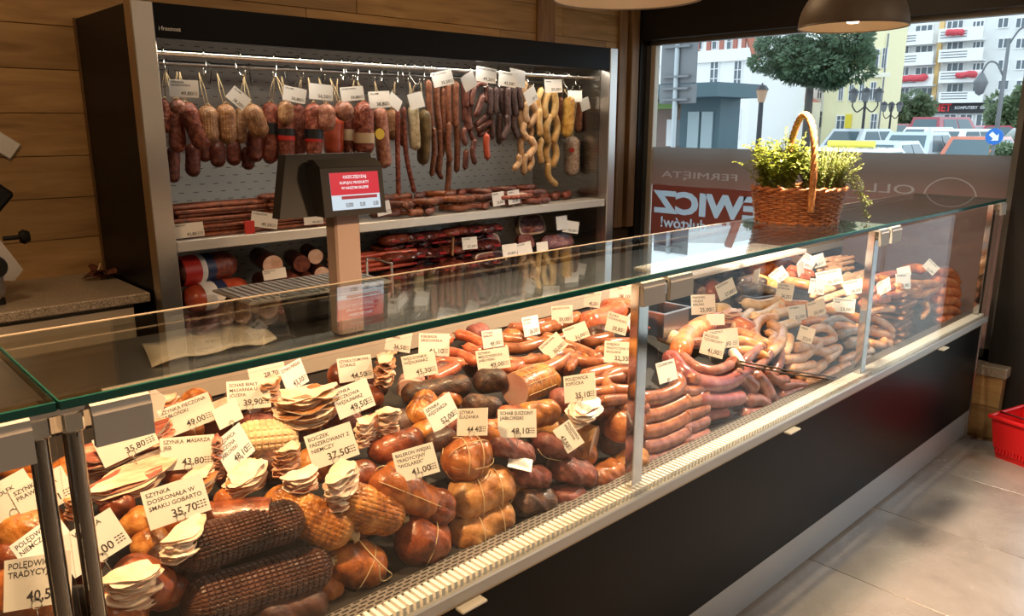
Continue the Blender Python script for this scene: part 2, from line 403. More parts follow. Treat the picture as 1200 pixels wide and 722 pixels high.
stencil('red_banner', MB().box((XW+.0868, BY, .62), (XW+.0880, WY1-.08, 1.20)), film('red_banner_film', (.44, .19, .15)),
        [mirror_geo('EWICZ', 3.385, 2.535, 1.012, .150, .05), mirror_geo('duktów!', 3.31, 2.93, .905, .075, .02)], wl)
# glazed door beyond the pillar
dr = struct('door_1', MB().box((XW+.06, .87, 0), (XW+.11, .93, WZ1)).box((XW+.06, -1.3, 0), (XW+.11, -1.24, WZ1)).box((XW+.06, -.2, 0), (XW+.11, -.14, WZ1))
            .box((XW+.06, -1.3, WZ1-.06), (XW+.11, .93, WZ1)).box((XW+.06, -1.3, 0), (XW+.11, .93, .08)), frame)
MB().box((XW+.08, -1.25, .06), (XW+.09, .90, WZ1-.04)).build('pane', streetglass, dr)
# ============================================================ REFRIGERATED DISPLAY COUNTER
CX0, CX1, CY = -1.0, 4.40, 1.14
ctr = thing('display_counter', 'long black and steel refrigerated serving counter with green edged glass top', 'counter', (0, 0, 0))
def part(name, mb, m, parent=None, **k): return mb.build(name, m, parent or ctr, **k)
part('base', MB().box((CX0, 1.20, .02), (CX1, 2.44, .60)), black)
part('front_panel', MB().box((CX0, 1.15, .155), (CX1-.014, 1.199, .618), .003), black)
part('kick_plate', MB().box((CX0, 1.156, .012), (CX1-.014, 1.1995, .153), .002), mat('satin_aluminium', (.44, .45, .46), .36, .6))
part('corner_strip', MB().box((CX1-.0135, 1.146, .012), (CX1, 1.20, .665), .002), steel)
part('panel_rail', MB().box((CX0, 1.142, .6195), (CX1-.0142, 1.1995, .629), .002), mat('brass_rail', (.42, .34, .22), .35, .7))
ledge = part('ledge', MB().box((CX0, 1.126, .637), (CX1, 1.1405, .668), .003), mat('grey_metal_ledge', (.50, .49, .47), .35, .4))
for x in (-.46, .933, 2.324, 3.727):
    part('glass_clip', MB().box((x-.035, 1.10, .630), (x+.035, 1.1255, .6365), .002), cream)
gw = mat('white_grille', (.83, .80, .74), .35)
gr = MB()
n = int((CX1-CX0)/.0165)
for i in range(n):
    x = CX0+.0165*i; gr.box((x, 1.146, .6605), (x+.0088, 1.190, .678))
gr.box((CX0, 1.146, .652), (CX1, 1.190, .660))
part('air_grille', gr, gw)['kind'] = 'stuff'
def perf(name, base, dark, sx, sy, fx, fy, plane='XY', metal=.6, rough=.4):
    """sheet metal with staggered slots"""
    m = mat(name, base, rough, metal); N, L, B = nt(m); tc = N.new('ShaderNodeTexCoord'); sp = N.new('ShaderNodeSeparateXYZ'); L.new(tc.outputs['Object'], sp.inputs[0])
    def M(op, a, b=None):
        q = node(N, 'ShaderNodeMath', operation=op)
        for i, v in enumerate((a, b)):
            if v is None: continue
            if isinstance(v, (int, float)): q.inputs[i].default_value = v
            else: L.new(v, q.inputs[i])
        return q.outputs[0]
    U = M('MULTIPLY', sp.outputs[plane[0]], 1/sx); V = M('MULTIPLY', sp.outputs[plane[1]], 1/sy)
    row = M('FLOOR', V); off = M('MULTIPLY', M('MODULO', row, 2.0), .5)
    u = M('FRACT', M('ADD', U, off)); v = M('FRACT', V)
    h = M('MULTIPLY', M('LESS_THAN', u, fx), M('LESS_THAN', v, fy))
    x = N.new('ShaderNodeMix'); x.data_type = 'RGBA'; x.inputs['A'].default_value = (*base, 1); x.inputs['B'].default_value = (*dark, 1)
    L.new(h, x.inputs['Factor']); L.new(x.outputs['Result'], B.inputs['Base Color']); return m
part('perforated_strip', MB().box((CX0, 1.1905, .655), (CX1, 1.245, .668)), perf('perforated_steel', (.34, .31, .28), (.015, .012, .01), .022, .0105, .72, .42))
deckm = mat('dark_deck', (.022, .019, .017), .5)
part('well', MB().box((CX0, 1.246, .61), (CX1, 1.44, .662)).box((CX0, 1.1995, .6005), (CX1, 1.246, .652)), deckm)
DK = [(1.405, .70), (1.88, .855)]
part('deck', MB().prism([(CX0+.005, 1.441, .602), (CX0+.005, 1.441, .745), (CX0+.005, 1.905, .885), (CX0+.005, 1.905, .602)], (CX1-CX0-.01, 0, 0)), deckm)
part('rear_wall', MB().box((CX0, 1.906, .602), (CX1, 1.93, .938), .002), mat('dark_rear_panel', (.05, .045, .04), .45))
part('rear_rail', MB().box((CX0, 1.900, .9385), (CX1, 1.93, 1.012), .002), mat('beige_rear_rail', (.42, .37, .30), .4))
part('rear_worktop', MB().box((CX0, 1.931, .955), (CX1, 2.46, .985), .004), brushed('worktop_steel', (.45, .42, .37), .33))
part('rear_body', MB().box((CX0, 1.931, .602), (CX1, 2.42, .954)), black)
part('end_panel', MB().box((CX1-.012, 1.905, .60), (CX1, 2.42, .955)), steel)
# glass
for a, b in ((CX0, .228), (.231, CX1)):
    g = MB(); g.box((a, 1.122, 1.248), (b, 1.555, 1.262), .0015)
    for i, f in enumerate(g.f):
        p = [Vec(g.v[k]) for k in f]; nz = (p[1]-p[0]).cross(p[2]-p[0]).normalized()
        if abs(nz.z) < .9 and nz.y < .5: g.m[i] = 1
    part('glass_top', g, [topglass, greenedge])
part('back_edge_highlight', MB().box((CX0, 1.5545, 1.2595), (CX1, 1.5565, 1.2625)), mat('painted_edge_highlight', (.50, .42, .33), .25))  # thin tan strip standing in for the highlight on the glass back edge
for a, b in ((CX0, .224), (.238, 1.582), (1.592, 2.972), (2.986, CX1-.012)):
    part('front_glass', MB().box((a, 1.1295, .6695), (b, 1.1375, 1.238), .001), clear)
part('end_glass', MB().box((CX1-.010, 1.145, .6695), (CX1-.002, 1.89, 1.238), .001), clear)
def cyl(a, b, r, n=20): return MB().tube([a, b], r, n)
dchrome = mat('dark_chrome', (.26, .23, .20), .10, 1)
for x in (.208, .250):
    p = part('post', cyl((x, 1.160, .668), (x, 1.160, 1.205), .0128), dchrome, smooth=True, auto=True)
    part('clamp', MB().box((x-.014, 1.142, 1.2055), (x+.014, 1.178, 1.236), .003), chrome)
    for dx in (-.028, .028):
        if (x < .23) == (dx < 0): part('hinge_pin', cyl((x+dx, 1.15, 1.222), (x+dx, 1.15, 1.2475), .006, 12), steel, smooth=True, auto=True)
part('hinge_plate', MB().box((.165, 1.135, 1.2365), (.30, 1.19, 1.2475), .002), chrome)
def cover(a, b):
    y0 = 1.128
    pts = [(y0-.012, 1.186), (y0-.012, 1.232), (y0-.006, 1.244), (y0+.008, 1.2475), (y0+.040, 1.2475), (y0+.040, 1.240), (y0-.001, 1.237), (y0-.001, 1.186)]
    part('hinge_cover', MB().prism([(a, y, z) for y, z in pts], (b-a, 0, 0)), grey_p)
for a, b in ((.115, .196), (.268, .346), (1.492, 1.582), (1.602, 1.702), (2.895, 2.965), (2.995, 3.085), (4.325, 4.398)): cover(a, b)
for x in (1.53, 2.945, 4.345):
    part('post', MB().box((x, 1.158, .668), (x+.042, 1.186, 1.235), .002), chrome)
    part('clamp', MB().box((x+.048, 1.121, 1.200), (x+.066, 1.18, 1.238), .005), chrome)

# ============================================================ PRODUCE: where the heap surface runs
class Heap:
    def __init__(s, p0, p1, p2):
        s.pl = []
        for a, b in ((p0, p1), (p1, p2)):
            n = Vec((0, -(b[1]-a[1]), b[0]-a[0])).normalized(); s.pl.append((n, Vec((0, a[0], a[1]))))
    def __call__(s, x, y):
        d = ray(x, y); t = max((P-EYE).dot(n)/d.dot(n) for n, P in s.pl); return EYE+d*t
S1 = Heap((1.255, .665), (1.31, .875), (1.88, 1.00))
S2 = Heap((1.255, .665), (1.31, .84), (1.88, .965))
S3 = Heap((1.255, .665), (1.285, .915), (1.88, .995))
def surf(x, y): return (S1 if x < 765 else S2 if x < 1015 else S3)(x, y)
def axis_pts(S, P, rpx, sink=.85):
    out = []
    for x, y in P:
        p = S(x, y); d = (p-EYE).normalized(); r = rpx*depth(p)/FPX; q = p+d*r*sink; q.x = min(q.x, 4.345); out.append(q)
    return out
def nz(p, f, seed): return noise.noise(Vec(p)*f+Vec((seed*7.13, seed*3.7, seed*1.9)))
def lump(pts, r, seed=0, nu=26, nv=22, amp=.10, f=11, sq=1, prof=None, cut0=False, cut1=False, grid=None, up=None, bulge=.05, wr=0):
    """a ham: rounded tube along pts with an uneven skin; cut ends stay flat; grid=(gu, gv) presses a net into it"""
    pts = [Vec(p) for p in pts]
    path = pts if len(pts) > 2 else [pts[0].lerp(pts[1], i/4) for i in range(5)]
    L = sum((path[i+1]-path[i]).length for i in range(len(path)-1))
    if not cut0: d = (path[0]-path[1]).normalized(); path = [path[0]+d*r*.55]+path; L += r*.55
    if not cut1: d = (path[-1]-path[-2]).normalized(); path = path+[path[-1]+d*r*.55]; L += r*.55
    acc = [0]
    for i in range(len(path)-1): acc.append(acc[-1]+(path[i+1]-path[i]).length)
    def at(s):
        s *= acc[-1]
        for i in range(len(acc)-1):
            if s <= acc[i+1] or i == len(acc)-2: return path[i].lerp(path[i+1], (s-acc[i])/max(acc[i+1]-acc[i], 1e-9))
    us = []
    for i in range(nu+1):
        t = i/nu
        us.append(t)
    e = min(.5, r*1.0/acc[-1])
    rad = []
    for t in us:
        k = 1.0
        if not cut0 and t < e: k = min(k, math.sqrt(max(0, 1-((e-t)/e)**2)))
        if not cut1 and t > 1-e: k = min(k, math.sqrt(max(0, 1-((t-1+e)/e)**2)))
        rad.append(max(k, .06)*r*(prof(t) if prof else 1))
    P = [at(t) for t in us]
    def fn(u, a):
        i = min(len(P)-1, int(u*nu+.5)); q = P[i]+Vec((cos(a), sin(a), .3*cos(a+1)))*r
        k = 1+amp*nz(q, f, seed)+amp*.45*nz(q, f*2.7, seed+3)+(wr*(abs(nz(q, f*2.2, seed+5))-.22) if wr else 0)
        if grid:
            gu, gv = grid; k += bulge*(min(1, 2.2*abs(sin(pi*u*gu)))*min(1, 2.2*abs(sin(a*gv/2)))-.6)
        return k
    mb = MB(); mb.tube(P, rad, nv, sq=sq, fn=fn, up=up)
    mb.m = [0]*len(mb.f)
    if cut0: mb.m[-2] = 1
    if cut1: mb.m[-1] = 1
    return mb, P, rad
def sausage_mb(pts, r, n=10, nib=True):
    path = smooth_path(pts, 5) if len(pts) > 2 else [Vec(pts[0]).lerp(Vec(pts[1]), i/6) for i in range(7)]
    d0 = (path[0]-path[1]).normalized(); d1 = (path[-1]-path[-2]).normalized()
    P = [path[0]+d0*r*.8, path[0]+d0*r*.62, path[0]+d0*r*.3]+path+[path[-1]+d1*r*.3, path[-1]+d1*r*.62, path[-1]+d1*r*.8]
    rr = [r*.12, r*.55, r*.87]+[r]*len(path)+[r*.87, r*.55, r*.12]
    if nib:
        P = [P[0]+d0*r*.35]+P+[P[-1]+d1*r*.35]; rr = [r*.16]+[r*.15]+rr[1:-1]+[r*.15]+[r*.16]
    return MB().tube(P, rr, n, fn=lambda u, a: 1+.04*sin(9*u+a))
def string_mb(pts, r=.0013): return MB().tube(smooth_path(pts, 4), r, 5)
def slab(C, ex, ey, ez, th, seed=0, n=22, wav=.006, m=0):
    """one thin slice: an uneven outline with a gently wavy face; C centre, ex/ey half axes, ez unit normal"""
    mb = MB(); top = []; bot = []; C = Vec(C); ex = Vec(ex); ey = Vec(ey); ez = Vec(ez)
    for ring, k in enumerate((1, .62, .28)):
        for i in range(n):
            a = 2*pi*i/n; q = k*(1+.10*sin(3*a+seed)+.06*sin(5*a+seed*2.3))
            w = wav*(sin(2*a+seed*1.7)*k+.5*sin(5*a+seed)*k*k)
            p = C+ex*(cos(a)*q)+ey*(sin(a)*q)+ez*w; top.append(p+ez*th*.5); bot.append(p-ez*th*.5)
    N3 = 3*n; vs = top+bot; fs = []; ms = []
    for k in (0, 1):
        for i in range(n):
            j = (i+1) % n; a, b, c, d = k*n+i, k*n+j, (k+1)*n+j, (k+1)*n+i
            fs += [(a, b, c, d), (N3+d, N3+c, N3+b, N3+a)]; ms += [0, 0]
    fs += [tuple(2*n+i for i in range(n)), tuple(N3+2*n+i for i in range(n-1, -1, -1))]; ms += [0, 0]
    for i in range(n): j = (i+1) % n; fs.append((i, N3+i, N3+j, j)); ms.append(1)
    mb.add(vs, fs); mb.m = ms; return mb
# ============================================================ MEAT MATERIALS
m_dark = meat('dark_smoked_crust', (.024, .008, .005), (.060, .021, .012), (.11, .040, .022), .42, 22, .3, coat=.12)
m_gold = meat('golden_crust', (.15, .04, .008), (.42, .145, .025), (.64, .30, .075), .32, 24, .35)
m_orange = meat('orange_crust', (.15, .036, .009), (.38, .11, .025), (.56, .21, .055), .33, 18, .3)
m_red = meat('red_brown_crust', (.08, .018, .007), (.22, .05, .017), (.36, .10, .03), .33, 22, .35)
m_tan = meat('tan_crust', (.22, .075, .02), (.44, .185, .052), (.60, .32, .115), .36, 20, .3)
m_dried = meat('dried_loin', (.09, .022, .018), (.20, .055, .042), (.30, .10, .07), .5, 26, .5, coat=.05)
m_black = meat('black_crust', (.022, .010, .007), (.06, .024, .015), (.16, .07, .03), .5, 35, .5, coat=.08)
m_cream = meat('cream_roll', (.60, .40, .20), (.78, .58, .34), (.86, .70, .46), .4, 14, .2, coat=.1)
m_face = meat('pink_cut_face', (.76, .36, .29), (.84, .46, .38), (.88, .56, .47), .35, 14, .06, coat=.2, var=.05)
m_facep = meat('pale_cut_face', (.58, .33, .22), (.70, .45, .33), (.80, .60, .48), .4, 20, .08, coat=.1, var=.05)
m_facer = meat('dark_red_cut_face', (.20, .05, .03), (.30, .09, .055), (.40, .15, .10), .4, 40, .08, coat=.1, var=.05)
m_slice = meat('pale_slice', (.74, .52, .36), (.86, .70, .54), (.92, .82, .70), .35, 16, .1, coat=.2, var=.06)
m_slicep = meat('pink_slice', (.62, .30, .20), (.76, .46, .33), (.88, .68, .52), .35, 22, .1, coat=.2, var=.06)
m_rim = meat('slice_rim', (.30, .10, .03), (.48, .20, .07), (.62, .34, .14), .4, 40, .2)
m_bacon = meat('bacon', (.26, .055, .035), (.42, .12, .075), (.74, .50, .34), .35, 20, .15, stretch=(1, 5, 1))
m_baconf = meat('bacon_fat', (.70, .36, .24), (.86, .66, .48), (.92, .80, .64), .35, 9, .1, stretch=(1, 4, 1))
s_brown = meat('sausage_brown', (.18, .05, .02), (.32, .10, .038), (.45, .17, .07), .3, 30, .2, coat=.32)
s_red = meat('sausage_red', (.32, .065, .028), (.50, .125, .055), (.62, .21, .10), .3, 30, .2, coat=.32)
s_orange = meat('sausage_orange', (.58, .20, .065), (.74, .32, .12), (.82, .44, .2), .28, 24, .12, coat=.32)
s_pale = meat('sausage_pale', (.72, .46, .26), (.84, .60, .38), (.90, .70, .50), .3, 24, .12, coat=.4)
s_pink = meat('sausage_pink', (.68, .31, .15), (.82, .45, .25), (.90, .59, .38), .3, 24, .12, coat=.4)
s_purple = meat('sausage_purple', (.18, .06, .045), (.29, .11, .082), (.40, .175, .135), .3, 26, .15, coat=.4)
s_plum = meat('sausage_plum_red', (.22, .045, .04), (.34, .08, .068), (.47, .16, .13), .28, 24, .12, coat=.5)
s_grey = meat('sausage_grey', (.16, .11, .085), (.29, .20, .155), (.40, .29, .23), .35, 24, .15, coat=.3)
s_char = meat('sausage_charcoal', (.035, .024, .02), (.08, .055, .045), (.14, .095, .075), .38, 26, .2, coat=.3)

s_obr = meat('sausage_bright_orange_red', (.60, .13, .04), (.78, .22, .07), (.86, .34, .14), .26, 22, .12, coat=.5)
s_arch = meat('orange_pink_casing', (.60, .14, .05), (.72, .22, .085), (.80, .36, .16), .26, 20, .1, coat=.5)
def base(o):
    """move the origin of a world-built mesh to the middle of its underside"""
    vs = o.data.vertices; xs = [v.co.x for v in vs]; ys = [v.co.y for v in vs]; zs_ = [v.co.z for v in vs]
    c = Vec(((min(xs)+max(xs))/2, (min(ys)+max(ys))/2, min(zs_)))
    o.data.transform(Matrix.Translation(-c)); o.location = c
    for ch in o.children:
        ch.data.transform(Matrix.Translation(-c))
        for g in ch.children: g.data.transform(Matrix.Translation(-c))
    return o
def ring_on(P, rad, t, k=1.02, n=22, w=0.0):
    i = max(1, min(len(P)-2, int(t*(len(P)-1)+.5))); d = (P[i+1]-P[i-1]).normalized()
    a = d.orthogonal().normalized(); b = d.cross(a)
    return [P[i]+a*cos(2*pi*j/n)*rad[i]*k+b*sin(2*pi*j/n)*rad[i]*k+d*w*sin(4*pi*j/n) for j in range(n+1)]
def ham(name, label, P, rpx, mats, cat='meat', to=None, rings=(), knot=None, loop=None, grid=None, ties=0, S=None, sink=.85, group=None, netted=None, **kw):
    S = S or surf
    pts = axis_pts(S, P, rpx, sink); r = rpx*depth(pts[0])/FPX
    if to: pts = [pts[0], pts[0]+Vec(to)]
    if not grid: kw = {**dict(nu=38, nv=36, wr=.22 if not (kw.get('cut0') or kw.get('amp', .1) < .06) else .05), **kw}
    mb, path, rad = lump(pts, r, seed=len(label)+P[0][0]*.013, grid=grid, **kw)
    o = mb.build(name, mats, None, True, True)
    tag(o, label, cat, group)
    if rings or ties:
        s = MB()
        for t in rings: s.tube(ring_on(path, rad, t, 1.075, w=r*.12), .0012, 5)
        if ties:
            for k in range(ties):
                a = 2*pi*k/ties; line = []
                for i in range(1, len(path)-1):
                    d = (path[i+1]-path[i-1]).normalized(); u = d.orthogonal().normalized(); v = d.cross(u); line.append(path[i]+(u*cos(a)+v*sin(a))*rad[i]*1.07)
                s.tube(line, .0011, 4)
        s.build('string', string, o, True)
    if netted:
        nu_, nv_ = netted; s = MB()
        for k in range(nu_): s.tube(ring_on(path, rad, (k+.7)/(nu_+.4), 1.02, 18), .0009, 4)
        for k in range(nv_):
            a = 2*pi*k/nv_; line = []
            for i in range(1, len(path)-1):
                d = (path[i+1]-path[i-1]).normalized(); u = d.orthogonal().normalized(); v = d.cross(u); line.append(path[i]+(u*cos(a)+v*sin(a))*rad[i]*1.02)
            s.tube(line, .0009, 4)
        s.build('netting', string, o, True)
    if knot is not None:
        q = path[-1] if knot else path[0]; d = (path[-1]-path[-2]).normalized() if knot else (path[0]-path[1]).normalized()
        kb = MB(); kb.tube([q-d*r*.10, q+d*r*.05, q+d*r*.16, q+d*r*.3, q+d*r*.42], [r*.14, r*.24, r*.17, r*.28, r*.10], 10, fn=lambda u, a: 1+.25*sin(5*a+9*u))
        kb.build('knot', string, o, True)
        if loop:
            e = q+d*r*.35; L = [e]+[e+Vec((v[0], v[1]*1.3-.010, v[2])) for v in loop]
            string_mb(L, .0014).build('string_loop', string, o, True)
    return base(o)
HG = {}
def sausage(kind, m, P, rpx, label, group, S=None, sink=.85, n=10, name='sausage', extra=None):
    S = S or surf
    pts = axis_pts(S, P, rpx, sink)
    if extra: pts = [p+Vec(extra) for p in pts]
    r = rpx*sum(depth(p) for p in pts)/len(pts)/FPX
    o = sausage_mb(pts, r, n).build(name, m, None, True); tag(o, label, 'sausage', group); return base(o)
def stack(label, c, wpx, hpx, n, mats, dpt=.5, rot=0, tilt=(0, -.12, 1), name='sliced_meat_stack', jit=.12, group=None, wav=.006, S=None, th=.0026):
    """pile of slices standing on the heap: c = pixel of the middle of its foot"""
    f = (S or surf)(*c); dd = depth(f); hw = wpx/2*dd/FPX; hh = hpx*dd/FPX
    ez = Vec(tilt).normalized(); ex = Vec((cos(R(rot)), sin(R(rot)), 0)); ex = (ex-ez*ex.dot(ez)).normalized(); ey = ez.cross(ex)
    f = f+Vec((0, hw*dpt*.9, 0)); t = thing(name, label, 'sliced meat', f, group)
    n = int(n*1.9); wav *= .62; sp = hh/n
    for i in range(n):
        rg = random.Random(i*31+int(c[0])); q = ex*rg.uniform(-jit, jit)*hw+ey*rg.uniform(-jit, jit)*hw+ez*(sp*(i+.5))
        k = rg.uniform(.78, 1.08)
        slab(q, ex*hw*k, ey*hw*k*dpt, ez, th, seed=rg.uniform(0, 9), wav=wav).build('slice', mats if i % 3 or i > n-2 else mats[::-1], t, True, True)
    return t
# ------------------------------------------------------------ hams, loins and rolls behind the left pane
ham('netted_smoked_ham', 'dark brown ham in fine net with pale tied end, upper of two in front', [(219, 646), (342, 608)], 27, m_dark, grid=(25, 34), bulge=.075, nu=125, nv=136, amp=.06, knot=0, cat='ham')
ham('netted_smoked_ham', 'dark brown ham in fine net on the display floor, lower of two in front', [(228, 708), (374, 664)], 29, m_dark, grid=(25, 34), bulge=.075, nu=125, nv=136, amp=.07, knot=1, loop=[(.02, -.004, -.02), (.06, -.01, -.028), (.10, -.006, -.03), (.085, .012, -.03), (.06, .0, -.026)], cat='ham')
ham('smoked_ham', 'dark brown smoked ham end showing at the very bottom under the two netted hams', [(300, 722), (372, 706)], 22, m_dark, cat='ham')
ham('smoked_ham', 'dark reddish smoked ham left of the netted hams, behind the chrome posts', [(150, 668), (188, 694)], 27, m_red, cat='ham')
ham('smoked_sausage_log', 'brown smoked log with dark cut face behind the upper netted ham', [(318, 606), (322, 607)], 24, [m_red, m_facer], cut0=True, to=(-.11, .07, 0), cat='meat')
ham('golden_netted_ham', 'golden brown netted ham with tied end and long string loop, left of the pair', [(322, 590), (398, 622)], 27, m_gold, grid=(15, 30), bulge=.042, nu=75, nv=120, amp=.15, wr=.12, knot=1, loop=[(.012, -.02, -.03), (.03, -.035, -.06), (.05, -.03, -.085), (.045, -.022, -.10), (.025, -.025, -.09), (.02, -.03, -.05)], cat='ham')
ham('golden_netted_ham', 'shorter golden brown netted ham with tied end and string loop, right of the pair', [(402, 588), (458, 604)], 27, m_gold, grid=(10, 30), bulge=.042, nu=60, nv=120, amp=.15, wr=.12, knot=1, loop=[(.01, -.015, -.03), (.025, -.025, -.06), (.045, -.02, -.085), (.055, -.01, -.08), (.035, -.012, -.05)], cat='ham')
ham('glazed_ham', 'glossy red brown ham with its round end facing out under the golden netted hams', [(398, 656), (436, 668)], 28, m_orange, sink=1.25, amp=.13, rings=(.55,), cat='ham')
ham('glazed_ham', 'reddish glazed ham behind the tag for 41,00', [(446, 566), (505, 590)], 23, m_orange, amp=.14, ties=3, cat='ham')
ham('glazed_ham', 'dark red ham on the display floor with loose strings, under the 41,00 tag', [(478, 632), (512, 636)], 28, m_red, amp=.13, rings=(.5,), cat='ham')
ham('glazed_ham', 'dark red ham between the string-tied pale hams and the golden pair', [(505, 600), (520, 588)], 22, m_red, amp=.12, cat='ham')
ham('smoked_ham', 'glossy orange ham in fine strings under the 44,40 tag', [(532, 540), (562, 533)], 25, m_orange, amp=.13, ties=5, rings=(.3, .6), cat='ham')
ham('tied_ham', 'plump tan ham tied with white string, the upper of two tied hams at the front', [(540, 588), (588, 566)], 26, m_tan, amp=.10, rings=(.32, .62), ties=2, cat='ham')
ham('tied_ham', 'yellow brown ham tied with white string, the lower of two tied hams at the front', [(540, 630), (588, 602)], 24, m_tan, amp=.10, rings=(.35, .68), cat='ham')
for i, (lb, P, r, m) in enumerate([
        ('purple brown dried loin right of the orange ham, under the 48,10 tag', [(578, 520), (618, 534)], 16, m_dried),
        ('dried loin with faint strings left of the 47,50 tag', [(634, 520), (664, 526)], 17, m_dried),
        ('dark dried loin in the middle of the front stack, below the white tag laid flat', [(606, 553), (636, 560)], 17, m_dried),
        ('wide dark dried loin below the 47,50 tag', [(654, 548), (688, 556)], 20, m_dried),
        ('long dark dried loin on the display floor right of the tied hams', [(606, 590), (640, 584)], 21, m_black),
        ('dark dried loin on the display floor at the right of the front stack', [(654, 584), (676, 578)], 17, m_dried)]):
    ham('dried_pork_loin', lb, P, r, m, amp=.16, f=16, sq=.8, ties=2 if i == 1 else 0, cat='meat')
ham('smoked_loin', 'orange smoked loin wrapped in clear film on the display floor below the cut loaf', [(694, 566), (722, 552)], 18, m_orange, amp=.14, cat='meat')
ham('smoked_loin', 'pale orange loin piece under the short loaf by the middle post', [(728, 548), (748, 534)], 18, m_tan, amp=.12, cat='meat')
ham('cut_ham_loaf', 'golden ham loaf with big pink beige cut face, right of the 47,50 tag', [(697, 519), (690, 500)], 21, [m_tan, m_facep], cut0=True, to=(-.075, .15, .02), amp=.08, sq=.95, cat='ham')
ham('cut_ham_loaf', 'stubby orange ham loaf standing by the middle post', [(718, 500), (742, 494)], 22, [m_orange, m_facep], amp=.08, cat='ham')
ham('cut_ham_loaf', 'golden crusted loaf behind the 47,50 tag', [(612, 488), (648, 482)], 16, m_gold, amp=.10, cat='ham')
ham('netted_cut_ham', 'string-netted golden ham with large smooth pink cut face', [(603, 457), (642, 458)], 20, [m_gold, m_face], cut0=True, to=(.15, .025, -.005), amp=.05, netted=(7, 10), cat='ham')
ham('smoked_log', 'dark brown smoked meat left of the pink cut ham', [(562, 448), (588, 446)], 14, m_black, cat='meat', amp=.12)
ham('smoked_log', 'blackish meat piece lying under the dark brown smoked meat', [(548, 474), (582, 478)], 13, m_black, cat='meat', amp=.14)
ham('crusted_log', 'long log with black peppered crust behind the 52,00 tag', [(478, 463), (545, 452)], 14, m_black, cat='meat', amp=.08)
ham('netted_smoked_piece', 'orange piece in coarse net at the front end of the peppered log', [(486, 490), (500, 468)], 15, m_gold, grid=(6, 12), bulge=.12, nu=40, nv=44, cat='meat')
ham('smoked_ham', 'orange smoked ham with straw strings between the 52,00 and 48,10 tags', [(560, 512), (590, 505)], 16, m_orange, ties=4, cat='ham')
ham('red_dried_loin', 'red dried loin showing under the pink cut ham', [(588, 486), (618, 488)], 12, m_red, cat='meat')
ham('smooth_pink_log', 'smooth pale pink cut log in front of the orange-edged slices', [(480, 456), (496, 447)], 16, [m_face, m_face], cut0=True, to=(.06, .07, 0), sq=.7, amp=.02, cat='meat')
ham('cream_netted_roll', 'cream coloured roast roll in square net behind the 48,10 tag', [(286, 516), (338, 511)], 22, m_cream, grid=(10, 16), bulge=.08, nu=60, nv=64, amp=.04, cat='meat')
ham('brown_log', 'brown smoked log under the two white slice piles left of centre', [(440, 530), (488, 514)], 16, m_red, cat='meat')
ham('brown_log', 'small dark brown log right of the brown smoked log', [(505, 520), (528, 512)], 13, m_dark, cat='meat')
ham('crusted_ham', 'walnut brown wrinkled ham beside the tag for 35,70', [(156, 620), (168, 607)], 19, m_gold, amp=.20, f=20, cat='ham')
ham('crusted_ham', 'dark brown wrinkled ham with black crust behind the chrome posts', [(124, 594), (150, 592)], 15, m_red, amp=.22, f=20, cat='ham')
ham('crusted_ham', 'small brown ham behind the wrinkled tag right of 35,70', [(258, 588), (268, 586)], 14, m_orange, amp=.14, f=18, cat='ham')
ham('crusted_ham', 'yellow brown ham behind the tag for 40,50, left of the chrome posts', [(10, 628), (60, 618)], 34, m_gold, amp=.12, cat='ham')
ham('crusted_ham', 'orange brown ham lying furthest back left of the chrome posts', [(0, 550), (48, 540)], 16, m_gold, amp=.10, cat='ham')
ham('crusted_ham', 'orange brown ham under the slices left of the chrome posts', [(-10, 700), (60, 704)], 32, m_orange, amp=.12, cat='ham')
ham('crusted_ham', 'brown smoked ham under the white slices right of the chrome posts', [(120, 722), (160, 714)], 26, m_orange, amp=.12, cat='ham')
ham('crusted_ham', 'orange ham piece on the far side of the bacon pile', [(196, 510), (232, 503)], 14, m_orange, amp=.14, cat='ham')
ham('crusted_ham', 'brown ham behind the flat white slices', [(196, 560), (240, 556)], 14, m_red, amp=.14, cat='ham')
# pieces of the lower layer that show between the ones on top
for i, (x, y, r) in enumerate(((196, 690, 24), (232, 664, 22), (150, 690, 22), (380, 690, 20), (416, 612, 20), (470, 600, 20), (545, 555, 18), (600, 570, 18), (680, 530, 16), (440, 455, 14), (400, 440, 14), (280, 470, 16), (230, 470, 16), (690, 425, 12), (660, 432, 12), (120, 545, 20), (176, 540, 20), (222, 556, 20), (275, 556, 20), (300, 500, 20), (250, 500, 20), (318, 545, 20), (366, 548, 20), (352, 500, 20), (402, 498, 20), (420, 560, 20), (196, 655, 22), (176, 640, 20), (200, 610, 20), (250, 622, 20),
        (440, 500, 18), (470, 500, 18), (500, 512, 18), (520, 470, 18), (515, 440, 16), (560, 425, 15), (600, 440, 15), (640, 448, 15), (470, 560, 20), (540, 500, 18), (430, 470, 17), (390, 470, 17), (330, 480, 17), (585, 520, 17), (660, 470, 15), (700, 478, 15), (720, 520, 16), (80, 560, 22), (40, 580, 24), (90, 660, 28), (20, 660, 28), (700, 395, 13), (655, 385, 12), (600, 400, 12), (560, 395, 12), (738, 440, 13))):
    rg = random.Random(i+900)
    ham('smoked_ham', 'brown smoked ham showing between the pieces on top', [(x-r*.6, y+rg.uniform(-4, 4)), (x+r*.6, y+rg.uniform(-6, 2))], r, (m_red, m_orange, m_dark, m_dried, m_gold)[(i*7) % 5], sink=2.1, amp=.14, cat='ham', group='hams of the lower layer')
